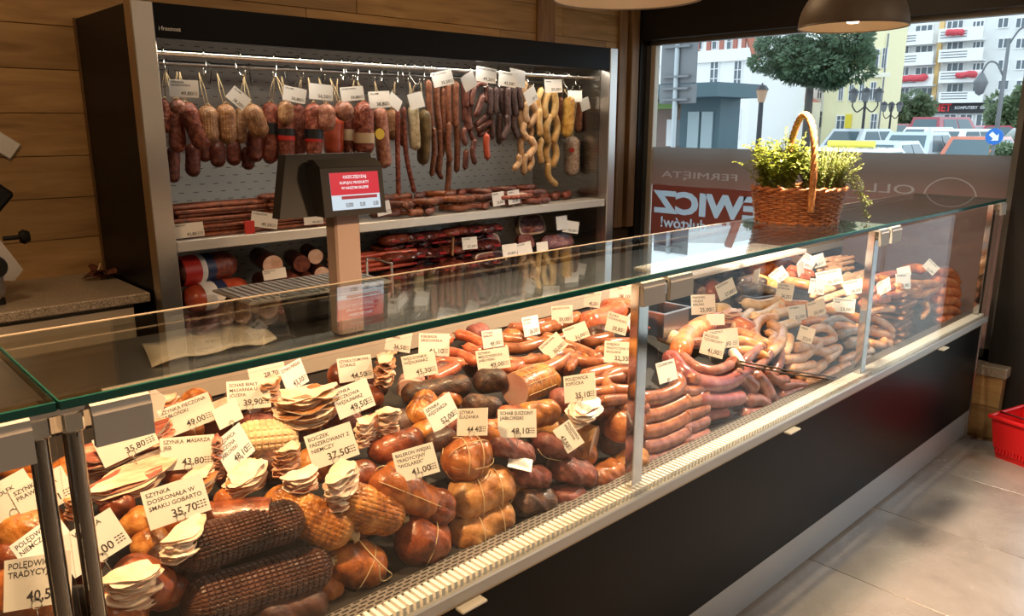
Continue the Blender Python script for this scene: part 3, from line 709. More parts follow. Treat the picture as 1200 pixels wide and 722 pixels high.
# slices
stack('cream slices with thin orange rims, tall pile behind the 49,50 tag', (366, 500), 72, 42, 11, [m_slice, m_rim], rot=-5, wav=.009)
stack('white slices, left one of two small piles by the 49,50 tag', (431, 524), 30, 36, 9, [m_slice, m_slicep], rot=20)
stack('pink and white slices, right one of two small piles by the 49,50 tag', (458, 516), 28, 38, 9, [m_slice, m_slicep], rot=-15)
stack('pinkish slices in a small pile left of the 37,50 tag', (341, 556), 38, 34, 8, [m_slicep, m_rim], rot=15)
stack('oval pale slices with dark red edges in front of the 37,50 tag', (358, 578), 44, 24, 7, [m_slice, m_bacon], rot=5)
stack('big white folded slices in a leaning pile below the 37,50 tag', (408, 588), 54, 40, 10, [m_slice, m_slicep], rot=25, tilt=(-.1, -.2, 1), wav=.009)
stack('wide flat white slices lying below the tag for 48,10 on the left', (293, 574), 62, 22, 5, [m_slice, m_rim], rot=25, dpt=.5, tilt=(0, -.3, 1))
stack('white slices with pink edges in front of the tag for 35,70', (222, 650), 62, 26, 8, [m_slice, m_slicep], rot=30, dpt=.5)
stack('large pale slices in a tall pile right of the chrome posts', (160, 716), 58, 52, 10, [m_slice, m_slicep], rot=-10, tilt=(0, -.25, 1), wav=.004)
stack('orange edged slices stacked upright behind the 45,30 tag', (455, 452), 36, 36, 9, [m_slicep, m_rim], rot=30, wav=.010)
stack('white and pink slices fanned in front of the 35,10 tag', (690, 492), 56, 20, 6, [m_slice, m_slicep], rot=10, jit=.2, tilt=(0, -.6, 1))
stack('long pale bacon slices spread out right of the chrome posts', (162, 578), 92, 24, 6, [m_baconf, m_bacon], rot=12, dpt=.36, tilt=(0, -.45, 1))
stack('dark red bacon rashers in a wide pile behind the pale bacon slices', (152, 548), 104, 36, 11, [m_bacon, m_baconf], rot=14, dpt=.34, tilt=(0, -.3, 1), wav=.009)
stack('cream slices at the end of the pale bacon, under the 43,80 tag', (236, 578), 50, 22, 5, [m_slice, m_rim], rot=20, dpt=.5)
stack('thin red slices between the 43,80 tag and the cream roll', (258, 560), 24, 50, 9, [m_bacon, m_slicep], rot=60)
stack('pink slices behind the tag for 41, left of the chrome posts', (22, 590), 46, 20, 5, [m_slicep, m_rim], rot=10)
stack('pinkish slices at the far left of the counter edge', (92, 604), 34, 26, 6, [m_slicep, m_rim], rot=40)
stack('thin orange slices left of the cream sliced pile', (320, 478), 36, 34, 8, [m_slicep, m_rim], rot=40)
stack('pale pink slices at the rear under the 49,00 tag', (262, 492), 50, 16, 5, [m_slicep, m_rim], rot=0)
stack('pale slices lying at the rear left under the cover of the glass hinge', (195, 482), 40, 14, 4, [m_slicep, m_rim], rot=0)
# ------------------------------------------------------------ sausages, pane by pane: (material, label key, pixel path, radius in pixels)
LB = dict(
 A=('thin brown sausage in the rear heap before the middle post', 'brown sausages left of the middle post'),
 B=('thick red brown sausage under the 38,10 tag', 'thick sausages under the 38,10 tag'),
 C=('small dark red sausage among the rear tags', 'dark red sausages between tags'),
 D=('brown ring sausage in the column behind the middle post', 'ring sausages in the first column'),
 E=('brown ring sausage in the smaller second column', 'ring sausages in the second column'),
 F=('charcoal coloured sausage under the white cutting boards', 'charcoal sausages under the boards'),
 G=('orange brown sausage right of the charcoal ones', 'orange sausages by the boards'),
 H=('pale cream sausage in the middle of the second pane', 'pale cream sausages'),
 I=('tan curved sausage in the wide heap of the second pane', 'tan curved sausages'),
 J=('dull purple sausage at the front of the second pane', 'dull purple sausages'),
 K=('grey brown blood sausage by the third post', 'grey blood sausages'),
 L=('thin pale pink frankfurter in the rear heap', 'frankfurters at the rear'),
 M=('dark red sausage in the back row behind the tags', 'dark red sausages in the back row'),
 N=('orange sausage in the heap behind the third post', 'orange sausages behind the third post'),
 O=('thick red orange sausage at the counter far end', 'thick red sausages at the far end'),
 P=('bright orange smooth sausage beside the half ring', 'bright orange sausages'))
MT = dict(br=s_brown, rd=s_red, og=s_orange, pl=s_pale, pk=s_pink, pu=s_purple, ob=s_obr, gr=s_grey, ch=s_char)
SL = []
def add(k, m, *items):
    for it in items: SL.append((k, m, it[:-1], it[-1]))
add('A', 'br', ((612, 437), (642, 432), (668, 416), 9), ((588, 397), (612, 399), (640, 403), 7), ((590, 409), (612, 408), (634, 402), 7.5), ((596, 424), (612, 424), (632, 420), 6.5),
    ((622, 421), (640, 421), (662, 414), 7), ((668, 432), (672, 425), (677, 416), 6), ((655, 404), (678, 410), (700, 420), 8), ((664, 418), (684, 424), (706, 424), 7),
    ((686, 441), (712, 434), (742, 425), 8.5), ((690, 450), (708, 446), (728, 442), 7), ((692, 462), (702, 459), (716, 458), 7),
    ((746, 437), (722, 437), (709, 445), (718, 456), (748, 458), 7), ((708, 470), (728, 468), (752, 470), 7), ((676, 398), (694, 400), (714, 396), 8), ((712, 404), (728, 402), (748, 404), 7.5),
    ((634, 388), (655, 380), (676, 372), 8), ((600, 385), (622, 383), (645, 378), 7), ((702, 412), (724, 414), (748, 412), 7), ((730, 478), (742, 480), (756, 478), 7), ((640, 396), (655, 398), (672, 392), 7))
add('B', 'rd', ((690, 380), (708, 374), (724, 366), 15), ((712, 362), (728, 360), (746, 366), 12), ((730, 384), (742, 380), (752, 382), 9))
add('C', 'rd', ((508, 444), (520, 438), (534, 430), 8), ((500, 430), (516, 424), (540, 426), 7), ((520, 412), (540, 416), (556, 424), 7), ((548, 408), (560, 412), (576, 410), 7),
    ((538, 392), (552, 396), (566, 404), 7), ((526, 398), (512, 402), (500, 410), 7), ((580, 430), (596, 432), (610, 428), 7))
# ring columns (front face): hidden rear halves run into the heap
for i, y in enumerate((532, 514, 496, 478)): add('D', 'pu' if i < 2 else 'br', ((752, y+10), (772, y+6), (798, y-6), (802, y-10), 10))
add('D', 'br', ((752, 468), (772, 466), (792, 456), (794, 446), (780, 440), 9.5))
for i, y in enumerate((512, 497, 482, 468)): add('E', 'pu' if i < 2 else 'br', ((800, y+4), (812, y+2), (826, y-4), 8))
add('E', 'br', ((796, 457), (808, 459), (820, 455), (820, 447), (810, 443), 7))
add('F', 'ch', ((866, 342), (884, 338), (906, 345), 8), ((868, 332), (880, 328), (895, 333), 7), ((868, 352), (884, 354), (904, 352), 6.5), ((844, 322), (856, 318), (868, 322), 6))
add('F', 'gr', ((800, 340), (812, 338), (822, 342), 7), ((814, 328), (828, 330), (842, 342), 9))
add('G', 'og', ((876, 314), (886, 318), (898, 316), 8), ((884, 328), (894, 330), (906, 336), 8), ((898, 312), (908, 318), (914, 326), 7), ((916, 330), (930, 331), (946, 335), 6.5), ((906, 352), (922, 356), (944, 358), 6), ((912, 362), (926, 367), (940, 372), 6))
add('H', 'pl', ((874, 356), (890, 358), (910, 354), 7), ((884, 372), (898, 368), (914, 358), 6.5), ((906, 370), (922, 366), (936, 364), 7), ((880, 366), (870, 374), (862, 382), 6), ((776, 392), (784, 394), (796, 400), 10), ((912, 384), (924, 380), (938, 376), 6))
add('P', 'og', ((853, 391), (868, 390), (884, 396), 6.5), ((856, 400), (874, 401), (892, 408), 7), ((864, 412), (880, 412), (896, 418), 6.5))
add('I', 'pk', ((908, 373), (891, 376), (884, 388), (889, 399), (902, 404), 6.5), ((904, 381), (916, 389), (914, 402), (902, 414), 7), ((918, 421), (938, 419), (959, 403), 6.5),
    ((924, 396), (922, 406), (918, 414), 7), ((936, 441), (950, 436), (964, 427), 6.5), ((942, 448), (960, 446), (980, 434), 6.5), ((977, 394), (968, 385), (953, 386), (950, 396), (962, 400), (977, 397), 5.2),
    ((955, 410), (966, 412), (978, 408), 6), ((968, 422), (976, 416), (982, 408), 6), ((985, 422), (992, 420), (1000, 416), 5), ((984, 432), (992, 428), (1000, 428), 5), ((926, 432), (940, 430), (952, 428), 6.5), ((930, 408), (944, 406), (952, 410), 6.5), ((900, 390), (908, 394), (904, 400), 5),
    ((1002, 436), (1010, 432), (1016, 424), 5))
add('I', 'og', ((960, 364), (984, 366), (1012, 375), 5.5), ((962, 376), (984, 382), (1010, 384), 5), ((940, 378), (952, 376), (966, 374), 5.5), ((1020, 372), (1034, 378), (1044, 388), 5.5), ((1018, 388), (1030, 390), (1044, 394), 5.5), ((1018, 402), (1030, 404), (1042, 402), 5.5))
add('J', 'pu', ((872, 425), (882, 414), (894, 406), 6), ((886, 432), (896, 422), (904, 411), 6), ((906, 440), (912, 428), (914, 414), 6), ((860, 438), (872, 444), (880, 454), 11), ((884, 442), (892, 450), (898, 462), 11), ((876, 470), (886, 468), (896, 474), 9),
    ((902, 458), (906, 466), (908, 474), 6), ((916, 464), (926, 461), (938, 456), 6), ((896, 436), (906, 444), (920, 446), 7), ((916, 452), (930, 450), (942, 452), 6.5), ((948, 456), (962, 454), (974, 450), 6), ((872, 486), (884, 484), (896, 482), 8))
add('K', 'gr', ((966, 382), (982, 374), (998, 382), 5.5), ((984, 392), (1000, 386), (1014, 388), 6.5), ((992, 402), (1002, 401), (1012, 403), 7.5), ((952, 372), (960, 374), (968, 372), 4.5), ((1002, 416), (1012, 414), (1020, 412), 6), ((994, 428), (1006, 424), (1016, 418), 6))
for i in range(26):
    rg = random.Random(i+5); x = 962+(i % 9)*6+rg.uniform(-2, 2); y = 366-(i//9)*12-(i % 9)*2.6+rg.uniform(-2, 2)
    add('L', 'pk', ((x-12, y+4), (x, y-1), (x+13, y-5), 3.6))
for i in range(12):
    rg = random.Random(i+50); x = 968+(i % 4)*7; y = 316-(i//4)*6+rg.uniform(-1, 1)
    add('L', 'pk', ((x-9, y+2), (x, y), (x+10, y-2), 2.8))
for i in range(9):
    rg = random.Random(i+90); add('L', 'pl', ((988+(i % 3)*9, 326+(i//3)*5), (994+(i % 3)*9, 321+(i//3)*5), (999+(i % 3)*9, 327+(i//3)*5), 3))
add('M', 'rd', ((902, 312), (914, 308), (928, 306), 5), ((908, 302), (918, 300), (932, 300), 5), ((926, 316), (938, 318), (950, 322), 5.5), ((922, 322), (934, 324), (946, 326), 5), ((944, 300), (952, 306), (962, 310), 4.5))
for i, (x, y) in enumerate(((1030, 338), (1046, 330), (1064, 332), (1040, 346), (1062, 340), (1086, 332), (1024, 352), (1030, 362), (1024, 326), (1040, 322))):
    add('N', 'og' if i % 3 else 'rd', ((x-14, y+4), (x, y), (x+15, y-1+(i % 3)), 4.6))
add('N', 'og', ((1052, 338), (1074, 346), (1096, 339), 4.5), ((1034, 400), (1042, 408), (1046, 418), 6), ((1048, 404), (1054, 412), (1062, 416), 5), ((1080, 372), (1086, 364), (1084, 356), 4))
add('O', 'ob', ((1098, 320), (1114, 320), (1132, 327), 6), ((1096, 329), (1114, 331), (1132, 336), 6), ((1100, 341), (1118, 342), (1140, 338), 6), ((1096, 352), (1116, 352), (1136, 350), 6), ((1098, 364), (1114, 363), (1134, 360), 6), ((1100, 375), (1114, 374), (1130, 372), 6), ((1060, 318), (1070, 314), (1080, 316), 6))
for k, m, P, r in SL:
    lb, g = LB[k]
    S = S2 if (k in 'DE') else None
    if S is None and P[0][0] >= 765 and max(p[0] for p in P) < 1020: S = S2
    if k == 'N' or k == 'O': S = S3
    if k == 'I' and P[0][0] > 1015: S = S2
    sausage(k, MT[m], P, r, lb, g, S=S)
# large single pieces behind the second pane
sausage('', s_plum, [(786, 420), (798, 436), (820, 449), (850, 448), (875, 431)], 11, 'thick plum red half ring sausage curving like a smile behind the second pane', None, S=S2, n=16)
sausage('', s_plum, [(818, 468), (842, 469), (866, 466)], 10, 'straight thick red sausage lying under the plum red half ring', None, S=S2, n=14)
sausage('', s_purple, [(800, 418), (816, 430), (836, 434), (856, 428)], 6, 'wrinkled purple sausage inside the plum red half ring', None, S=S2, n=14)
sausage('', s_arch, [(797, 412), (806, 394), (826, 381), (852, 377), (877, 388)], 12.5, 'large orange pink half ring sausage arching over the 41,00 tag', None, S=S2, n=16)
ham('cream_loaf', 'pale cream oval loaf behind the tag for 25,00', [(836, 368), (852, 368)], 13, m_cream, amp=.03, S=S2, cat='meat')
ham('white_cut_piece', 'short log with white cut face under the orange pink half ring', [(808, 402), (824, 402)], 7, [m_orange, m_slice], cut0=True, amp=.03, S=S2, cat='meat')
ham('marbled_cut_sausage', 'marbled brown cut sausage with pale rind beside the plum red half ring', [(856, 424), (866, 436)], 9, [m_black, m_facer], cut0=True, amp=.06, S=S2, cat='meat')
ham('cream_cheese_log', 'white log lying along the marbled cut sausage', [(858, 412), (870, 428)], 6, m_slice, amp=.03, S=S2, cat='meat')
ham('smoked_joint', 'brown smoked joint at the rear below the cutting boards', [(826, 338), (838, 346)], 13, m_red, S=S2, cat='meat')
stack('pink slices in a low pile by the charcoal sausages', (862, 378), 32, 14, 5, [m_slicep, m_facep], S=S2)
# vacuum packs
pack_meat = meat('packed_slices', (.42, .16, .08), (.58, .26, .14), (.70, .40, .26), .3, 18, .2)
def vpack(label, c, w, h, n, group, S, rot=0, mm=None, name='vacuum_pack'):
    f = S(*c); d = depth(f); hw = w/2*d/FPX; sp = h*d/FPX/n
    for i in range(n):
        rg = random.Random(i+c[0]); z = sp*(i+.5)
        M = Matrix.Translation(f+Vec((rg.uniform(-.008, .008), hw*.7+rg.uniform(-.008, .008), z)))@Matrix.Rotation(R(rot+rg.uniform(-9, 9)), 4, 'Z')@Matrix.Rotation(R(rg.uniform(-4, 4)), 4, 'X')
        mb = MB(); mb.box((-hw*.86, -hw*.55, -sp*.30), (hw*.86, hw*.55, sp*.30), sp*.25)
        o = mb.build(name, mm or pack_meat); o.matrix_world = M
        fl = MB(); nx, ny = 8, 5; g = []
        for side in (1, -1):
            for a in range(nx+1):
                for b in range(ny+1):
                    u = a/nx*2-1; v = b/ny*2-1; e = max(abs(u), abs(v))
                    k = sp*.40*(1 if e < .8 else .15)+rg.uniform(0, sp*.10)
                    g.append((u*hw, v*hw*.7, side*k))
        q = []
        for s_ in (0, 1):
            for a in range(nx):
                for b in range(ny):
                    i0 = s_*(nx+1)*(ny+1)+a*(ny+1)+b; t = (i0, i0+ny+1, i0+ny+2, i0+1); q.append(t if s_ == 0 else t[::-1])
        fl.add(g, q); fl.build('film', film_clear, o, True)
        tag(o, label, 'packaged meat', group)
vpack('vacuum pack of orange slices behind the third post', (1064, 400), 60, 60, 9, 'vacuum packs behind the third post', S3, 8)
vpack('vacuum packed red meat on the display floor below the straight red sausage', (848, 500), 54, 22, 1, None, S2, -20, s_plum)
vpack('clear packed pale meat under the stubby loaf by the middle post', (742, 556), 24, 26, 1, None, S1, 30, m_tan)
# steel tray, boards and tongs
tr = thing('steel_tray', 'deep stainless tray standing behind the middle post', 'tray', S2(792, 392))
tb = MB(); o0 = Vec((0, .05, 0))
tb.box((-.075, 0, 0), (.075, .16, .003)).box((-.075, 0, .003), (-.072, .16, .085)).box((.072, 0, .003), (.075, .16, .085)).box((-.072, 0, .003), (.072, .003, .085)).box((-.072, .157, .003), (.072, .16, .085))
tb.build('body', mat('dark_tray_steel', (.20, .19, .18), .3, 1), tr)
MB().box((-.083, -.008, .0852), (.083, -.000, .089)).box((-.083, .16, .0852), (.083, .168, .089)).box((-.083, 0, .0852), (-.075, .16, .089)).box((.075, 0, .0852), (.083, .16, .089)).build('rim', steel, tr)
plast = mat('cutting_board_white', (.82, .77, .68), .45)
for a, b, lb in ((2.62, 3.10, 'white plastic cutting board bridging the rear of the counter, left one by the middle post'), (3.104, 3.62, 'white plastic cutting board bridging the rear of the counter, right one towards the basket')):
    tag(base(MB().box((a, 1.74, 1.006), (b, 2.02, 1.026), .004).build('cutting_board', plast)), lb, 'cutting board')
tg = thing('serving_tongs', 'long thin dark tongs lying across the purple and tan sausages', 'tongs', S2(918, 440))
for dx in (0, .012):
    a, b, c = [S2(*p)+Vec((0, -.022-dx*.5, .02+dx)) for p in ((858, 432), (920, 443), (980, 451))]
    t = MB().tube([a, b, c], [.0028, .0032, .0026], 6).build('arm', mat('dark_tong_handle', (.06, .035, .02), .35), tg, True); t.data.transform(Matrix.Translation(-Vec(tg.location)))
# ============================================================ PRICE TAGS
TAGN = [0]
def tag_card(P, hgt, wid, roll, yaw, lines, price, label, group='price tags', redprice=False, pin=.03, small=True, name='price_tag', nrm=None):
    """laminated card whose lower edge middle is at P, facing the customers, with lettering and a wire pin"""
    P = Vec(P); n = (nrm or (EYE-P)).normalized(); n = Matrix.Rotation(yaw, 3, 'Z') @ n
    right = Vec((0, 0, 1)).cross(n).normalized(); up = n.cross(right)
    Rm = Matrix((right, up, n)).transposed() @ Matrix.Rotation(roll, 3, 'Z')
    M = Matrix.Translation(P) @ Rm.to_4x4()
    o = MB().box((-wid/2, 0, -.0006), (wid/2, hgt, .0006)).build(name, paper); o.matrix_world = M
    tag(o, label, 'price tag', group)
    t = MB(); x0 = -wid*.44
    k = len(lines); fs = hgt*.17*(1 if k < 3 else .92)
    for i, s in enumerate(lines):
        v, f = text_geo(s, fs, fs*.013, wid*.86); t.add([(p.x+x0, p.y+hgt*(.80-.175*i), .0009) for p in v], f)
    if price:
        v, f = text_geo(price, hgt*.29, hgt*.004, wid*.62); w = max(p.x for p in v)
        t.add([(p.x+wid*.18-w*.72, p.y+hgt*.13, .0009) for p in v], f)
    if small and price:                     # rows of small print, too small to read
        for i in range(3):
            q = MB(); yy = hgt*(.30-.075*i)
            for j in range(3): t.box((wid*(.30+.055*j), yy, .0008), (wid*(.30+.055*j+.038), yy+hgt*.028, .0010))
    if k: t.build('lettering', redink if redprice else ink, o)
    if pin:
        w = MB(); c = []
        for i in range(13): a = 2*pi*i/12; c.append((cos(a)*hgt*.11, hgt*.07+sin(a)*hgt*.11, .0022))
        w.tube(c, .0007, 4); w.tube([(0, -.002+hgt*.0, .0016), (0, -pin, -.004)], .0008, 4)
        w.build('wire_pin', steel, o, True)
    return o
def ptag(x, y, w, h, roll, lines, price, label, S=None, lift=.0, red=False, flip=1, back=0):
    S = S or (S1 if x < 762 else S2 if x < 1016 else S3)
    f = S(x, y+h*.5); d = depth(f); hh = h*d/FPX*.93; full = hh*1.36; wid = w*d/FPX*.93
    yaw = 0
    if wid > full: full = wid
    elif wid < full*.93: yaw = flip*math.acos(max(.15, wid/full))
    if price == '35,80': lift = .07
    P = f-(f-EYE).normalized()*(.03+lift)
    r = R(-roll)
    # roll about the card's middle: shift so that the middle lands where it should
    n = (EYE-P).normalized(); right = Vec((0, 0, 1)).cross(n).normalized(); up = n.cross(right)
    mid = P+up*hh*.5*(d-.03)/d; P2 = mid-(up*cos(r)-right*sin(r))*hh*.5
    return tag_card(P2, hh, full, r, yaw, lines, price, 'white price tag '+label, red and 'x' or 'price tags', pin=hh*.32)
T = [
 (10, 583, 66, 46, -20, ['BOCZEK', 'WĘDZOLEK'], '3', 'reading 3, half behind the tag for 41 at the left edge'),
 (54, 577, 62, 44, -18, ['SZYNKA', 'PRAWDZIWA'], '41', 'reading 41, left of the chrome posts'),
 (62, 634, 56, 50, -10, ['POLĘDWICA', 'NIEMCZA'], '', 'without a visible price, just above the tag for 40,50'),
 (38, 682, 68, 62, -10, ['POLĘDWICZKA', 'TRADYCYJNA'], '40,50', 'reading 40,50 at the lower left corner'),
 (112, 634, 72, 52, -22, ['       WIEJSKA'], ',00', 'partly hidden behind the chrome posts, price ending in 00'),
 (150, 517, 64, 36, -17, ['SZYNKA'], '35,80', 'reading 35,80 below the left hinge cover'),
 (222, 485, 62, 36, -15, ['SZYNKA PIECZONA', 'JABŁOŃSKI'], '49,00', 'reading 49,00 tilted at the rear left'),
 (222, 529, 63, 40, 4, ['SZYNKA  MASARZA', 'JBB'], '43,80', 'reading 43,80 above the long pale bacon'),
 (209, 586, 72, 48, -9, ['SZYNKA', 'DOSKONAŁA W', 'SMAKU GOBARTO'], '35,70', 'reading 35,70 above the dark netted hams'),
 (293, 461, 51, 36, 1, ['SCHAB BIAŁY', 'MASARNIA U', 'JÓZEFA'], '39,90', 'reading 39,90 behind the cream netted roll'),
 (281, 521, 36, 42, -8, ['POLĘDWICA', 'PIECZONA', 'JABŁOŃSKI'], '48,10', 'reading 48,10 standing in the cream netted roll'),
 (313, 431, 44, 27, -8, ['TRADYCYJNA NK'], '28,70', 'reading 28,70, half covered by the glass edge'),
 (349, 438, 27, 32, -4, ['SZYNKA PIERSIAK'], '43,30', 'reading 43,30, narrow, right of the half covered one'),
 (417, 431, 42, 30, -5, ['SZYNKA DOMOWA', 'GÓRALE'], '44,50', 'reading 44,50 standing behind the tall cream slice pile'),
 (417, 465, 46, 37, -9, ['SZYNKA', 'BECZKOWA', 'WĘDLINIARZ'], '49,50', 'reading 49,50 standing on the tall cream slice pile'),
 (390, 521, 58, 43, -14, ['BOCZEK', 'FASZEROWANY Z', 'NIEMCZY'], '37,50', 'reading 37,50 above the golden netted hams'),
 (488, 541, 52, 38, -13, ['BALERON WIEJSKI', 'TRADYCYJNY', '"WOLAREK"'], '41,00', 'reading 41,00 on the glazed hams'),
 (466, 399, 31, 25, 4, ['KIEŁBASA', 'PALMIRA'], '36,50', 'reading 36,50 above the orange edged slices'),
 (509, 403, 38, 28, 3, ['KIEŁBASA', 'SIKKOWSKA'], '46,10', 'reading 46,10 behind the tag for 45,30'),
 (492, 427, 42, 29, -9, ['WĘDZONKA', 'WĘDLINIARZ'], '45,30', 'reading 45,30 above the smooth pink cut log'),
 (579, 396, 25, 22, 2, ['SZYNKA', 'BABUNI'], '49,00', 'reading 49,00, small one at the rear'),
 (578, 420, 41, 26, -8, ['SZYNKA', 'MIĘDZYRZECKA', 'JABŁOŃSKI'], '49,00', 'reading 49,00, larger one in front of the small one'),
 (521, 481, 36, 34, -14, ['SZYNKA', 'WĘDZARZA'], '52,00', 'reading 52,00 on the peppered log'),
 (549, 494, 36, 34, -14, ['SZYNKA', 'ŚLĄŻANKA'], '44,40', 'reading 44,40 above the stringed orange ham'),
 (606, 495, 48, 35, -1, ['SCHAB SUSZONY', 'JABŁOŃSKI'], '48,10', 'reading 48,10 in front of the pink cut ham'),
 (675, 454, 38, 34, -19, ['POLĘDWICA', 'SOPOCKA'], '35,10', 'reading 35,10 behind the fanned white slices'),
 (666, 511, 33, 25, 55, ['POLĘDWICA', 'WĘDZONA'], '47,50', 'reading 47,50 turned on its corner'),
 (648, 405, 30, 22, -42, ['SZYNKOWA'], '30,00', 'reading 30,00 turned like a diamond'),
 (675, 389, 30, 20, -22, ['WIEJSKA'], '31,00', 'reading 31,00 right of the diamond'),
 (657, 368, 26, 22, -11, ['JAŁOWCOWA'], '39,00', 'reading 39,00 above the diamond in the back row'),
 (625, 381, 19, 24, 4, ['KIEŁBASA', 'SUCHA'], '26,20', 'reading 26,20, narrow, leftmost above the thin brown sausages'),
 (692, 350, 19, 20, -6, ['KIEŁBASA'], '40,20', 'reading 40,20 left of the one under the hinge cover'),
 (729, 341, 31, 21, 3, ['GRILLOWA', 'DO NAS'], '38,10', 'reading 38,10 under the middle hinge cover'),
 (721, 378, 26, 24, 3, ['ŚLĄSKA', 'PODWAWELSKA'], '39,80', 'reading 39,80 on the thick red sausages'),
 (742, 375, 11, 23, -14, ['BIAŁA'], '28', 'seen almost edge on beside the tag for 39,80'),
 (725, 412, 35, 27, 1, ['WIEJSKA', 'TRADYCYJNA OD', 'WOLAKA'], '32,35', 'reading 32,35 on the thin sausages beside the middle post'),
 (270, 484, 30, 26, -8, [' '], '', 'blank looking at the rear, behind the tag for 39,90'),
 (178, 474, 15, 36, 2, [' '], '', 'blank narrow one right of the left hinge cover'),
 (825, 356, 29, 25, 2, ['PARÓWKI', 'CIELĘCE', 'BERLINKI'], '25,00', 'reading 25,00 in front of the steel tray'),
 (838, 374, 22, 14, -6, [' '], '', 'half hidden below the tag for 25,00'),
 (851, 338, 22, 21, -18, ['KASZANKA'], '27,80', 'reading 27,80 left of the charcoal sausages'),
 (832, 403, 28, 28, -2, ['SALCESON', '"OZORKOWY"'], '41,00', 'reading 41,00 on the half ring sausage'),
 (847, 396, 36, 24, -10, ['PASZTET'], '30', 'half behind the tag for 41,00 on the half ring'),
 (881, 324, 6, 20, -18, [' '], '', 'seen edge on right of the cutting boards'),
 (912, 322, 20, 16, -35, ['GRILLOWA'], '24,50', 'turned like a diamond right of the cutting boards'),
 (917, 341, 20, 21, -4, ['CHŁOPSKA', 'SZYNKOWA'], '24,25', 'below the diamond right of the cutting boards'),
 (942, 304, 27, 17, 24, ['TORUŃSKA', 'WIEPRZOWA'], '21,00', 'the left of two overlapping tags at the top of the heap'),
 (955, 306, 20, 16, -24, ['BIAŁA'], '18,20', 'the right of two overlapping tags at the top of the heap'),
 (938, 314, 7, 16, -8, [' '], '', 'narrow one below two overlapping tags'),
 (955, 335, 18, 19, -6, ['BIAŁA'], '21,31', 'left half of a pair in the frankfurters'),
 (971, 325, 30, 19, -16, ['FRANKFURTERKI'], '25,50', 'big bright one in the frankfurters'),
 (998, 336, 22, 18, -20, ['WIEDEŃSKA'], '24,50', 'at the right of the frankfurters'),
 (988, 357, 26, 18, 0, ['ŚNIADANIOWA', 'FIRM'], '23,30', 'straight one under the frankfurters'),
 (953, 361, 20, 20, -26, ['POLSKA'], '25,00', 'tilted one in the middle of the second pane'),
 (935, 366, 20, 19, -3, ['SWOJSKA'], '21,50', 'left of the tilted one in the middle of the second pane'),
 (942, 391, 18, 19, 0, ['WIEJSKA'], '27,21', 'lowest one in the second pane, on the tan sausages'),
 (784, 434, 22, 26, 0, ['CZOSNKOWA'], '', 'blank looking, behind the middle post'),
 (1031, 336, 14, 18, -34, ['POLSKA'], '22', 'leaning behind the third post'),
 (1059, 329, 16, 20, 2, ['ŻYWIECKA'], '26,80', 'upright one in the last pane'),
 (1058, 318, 15, 12, -20, [' '], '', 'lying on top of the upright one in the last pane'),
 (1091, 313, 16, 13, 42, ['MYŚLIWSKA'], '31,50', 'diamond shaped one over the far right sausages')]
for i, (x, y, w, h, rl, ln, pr, lb) in enumerate(T):
    ptag(x, y, w, h, rl, ln, pr, lb, flip=-1 if i % 2 else 1)
bt = tag_card(S1(602, 556)+Vec((0, -.02, .02)), .042, .06, R(-35), 0, [], '', 'white card laid flat face up on the tied ham', pin=0, nrm=Vec((-.1, -.45, 1)))

# ============================================================ WALL REFRIGERATOR
FX0, FX1, FY, FB = .955, 3.49, 2.85, 3.50
fr = thing('wall_refrigerator', 'tall open fronted black and steel meat refrigerator against the oak wall', 'refrigerator', (0, 0, 0))
fp = lambda n, mb, m, **k: mb.build(n, m, fr, **k)
fp('side_panel', MB().box((FX0, FY+.071, .02), (FX0+.018, FB-.03, 2.015)), black)
fp('back_trim', MB().box((FX0-.003, FB-.029, .02), (FX0+.018, FB, 2.02)), mat('bronze_trim', (.20, .12, .06), .4, .5))
fp('front_post', MB().box((FX0, FY, .02), (FX0+.073, FY+.070, 2.022), .003), brushed('post_steel', (.62, .56, .48), .3, (200, 200, 2)))
fp('front_post', MB().box((FX1-.062, FY, .02), (FX1, FY+.070, 2.022), .003), brushed('post_steel_right', (.62, .58, .54), .3, (200, 200, 2)))
fp('side_panel', MB().box((FX1-.018, FY+.071, .02), (FX1, FB, 2.015)), steel)
fp('header', MB().box((FX0+.0735, FY+.004, 1.905), (FX1-.0625, FY+.05, 2.020), .002), black)
fp('roof', MB().box((FX0+.02, FY+.051, 1.985), (FX1-.02, FB, 2.015)), black)
fp('inner_side', MB().box((FX0+.0735, FY+.0705, .85), (FX0+.076, FB-.06, 1.984)), steel)
fp('inner_side', MB().box((FX1-.065, FY+.0705, .85), (FX1-.0625, FB-.06, 1.984)), brushed('inner_steel', (.50, .46, .41), .25, (200, 2, 200)))
fp('back_panel', MB().box((FX0+.076, FB-.059, .86), (FX1-.066, FB-.045, 1.984)), perf('pierced_back_panel', (.56, .54, .50), (.16, .145, .13), .062, .034, .36, .11, 'XZ', .3, .45))
fp('shelf', MB().box((FX0+.077, 3.00, 1.192), (FX1-.067, FB-.06, 1.204)), brushed('shelf_steel', (.50, .47, .43), .35))
fp('shelf_edge', MB().box((FX0+.077, 2.868, 1.190), (FX1-.067, 2.9995, 1.2045), .002).box((FX0+.077, 2.86, 1.165), (FX1-.067, 2.8675, 1.2045), .002), mat('shelf_edge_strip', (.66, .62, .56), .35, .5))
fp('bottom_deck', MB().box((FX0+.077, FY+.02, .85), (FX1-.067, FB-.06, .90)), steel)
fp('plinth', MB().box((FX0+.077, FY+.01, .02), (FX1-.067, FB-.06, .845)), black)
led = mat('led_strip', (1, 1, 1), .5, emit=(1, .93, .80), es=5)
fp('lamp_housing', MB().box((FX0+.08, FY+.052, 1.934), (FX1-.07, FY+.10, 1.962), .003), steel)
lb_ = MB()
x = FX0+.09
while x < FX1-.1: lb_.box((x, FY+.058, 1.9275), (x+.026, FY+.078, 1.9335), .002); x += .036
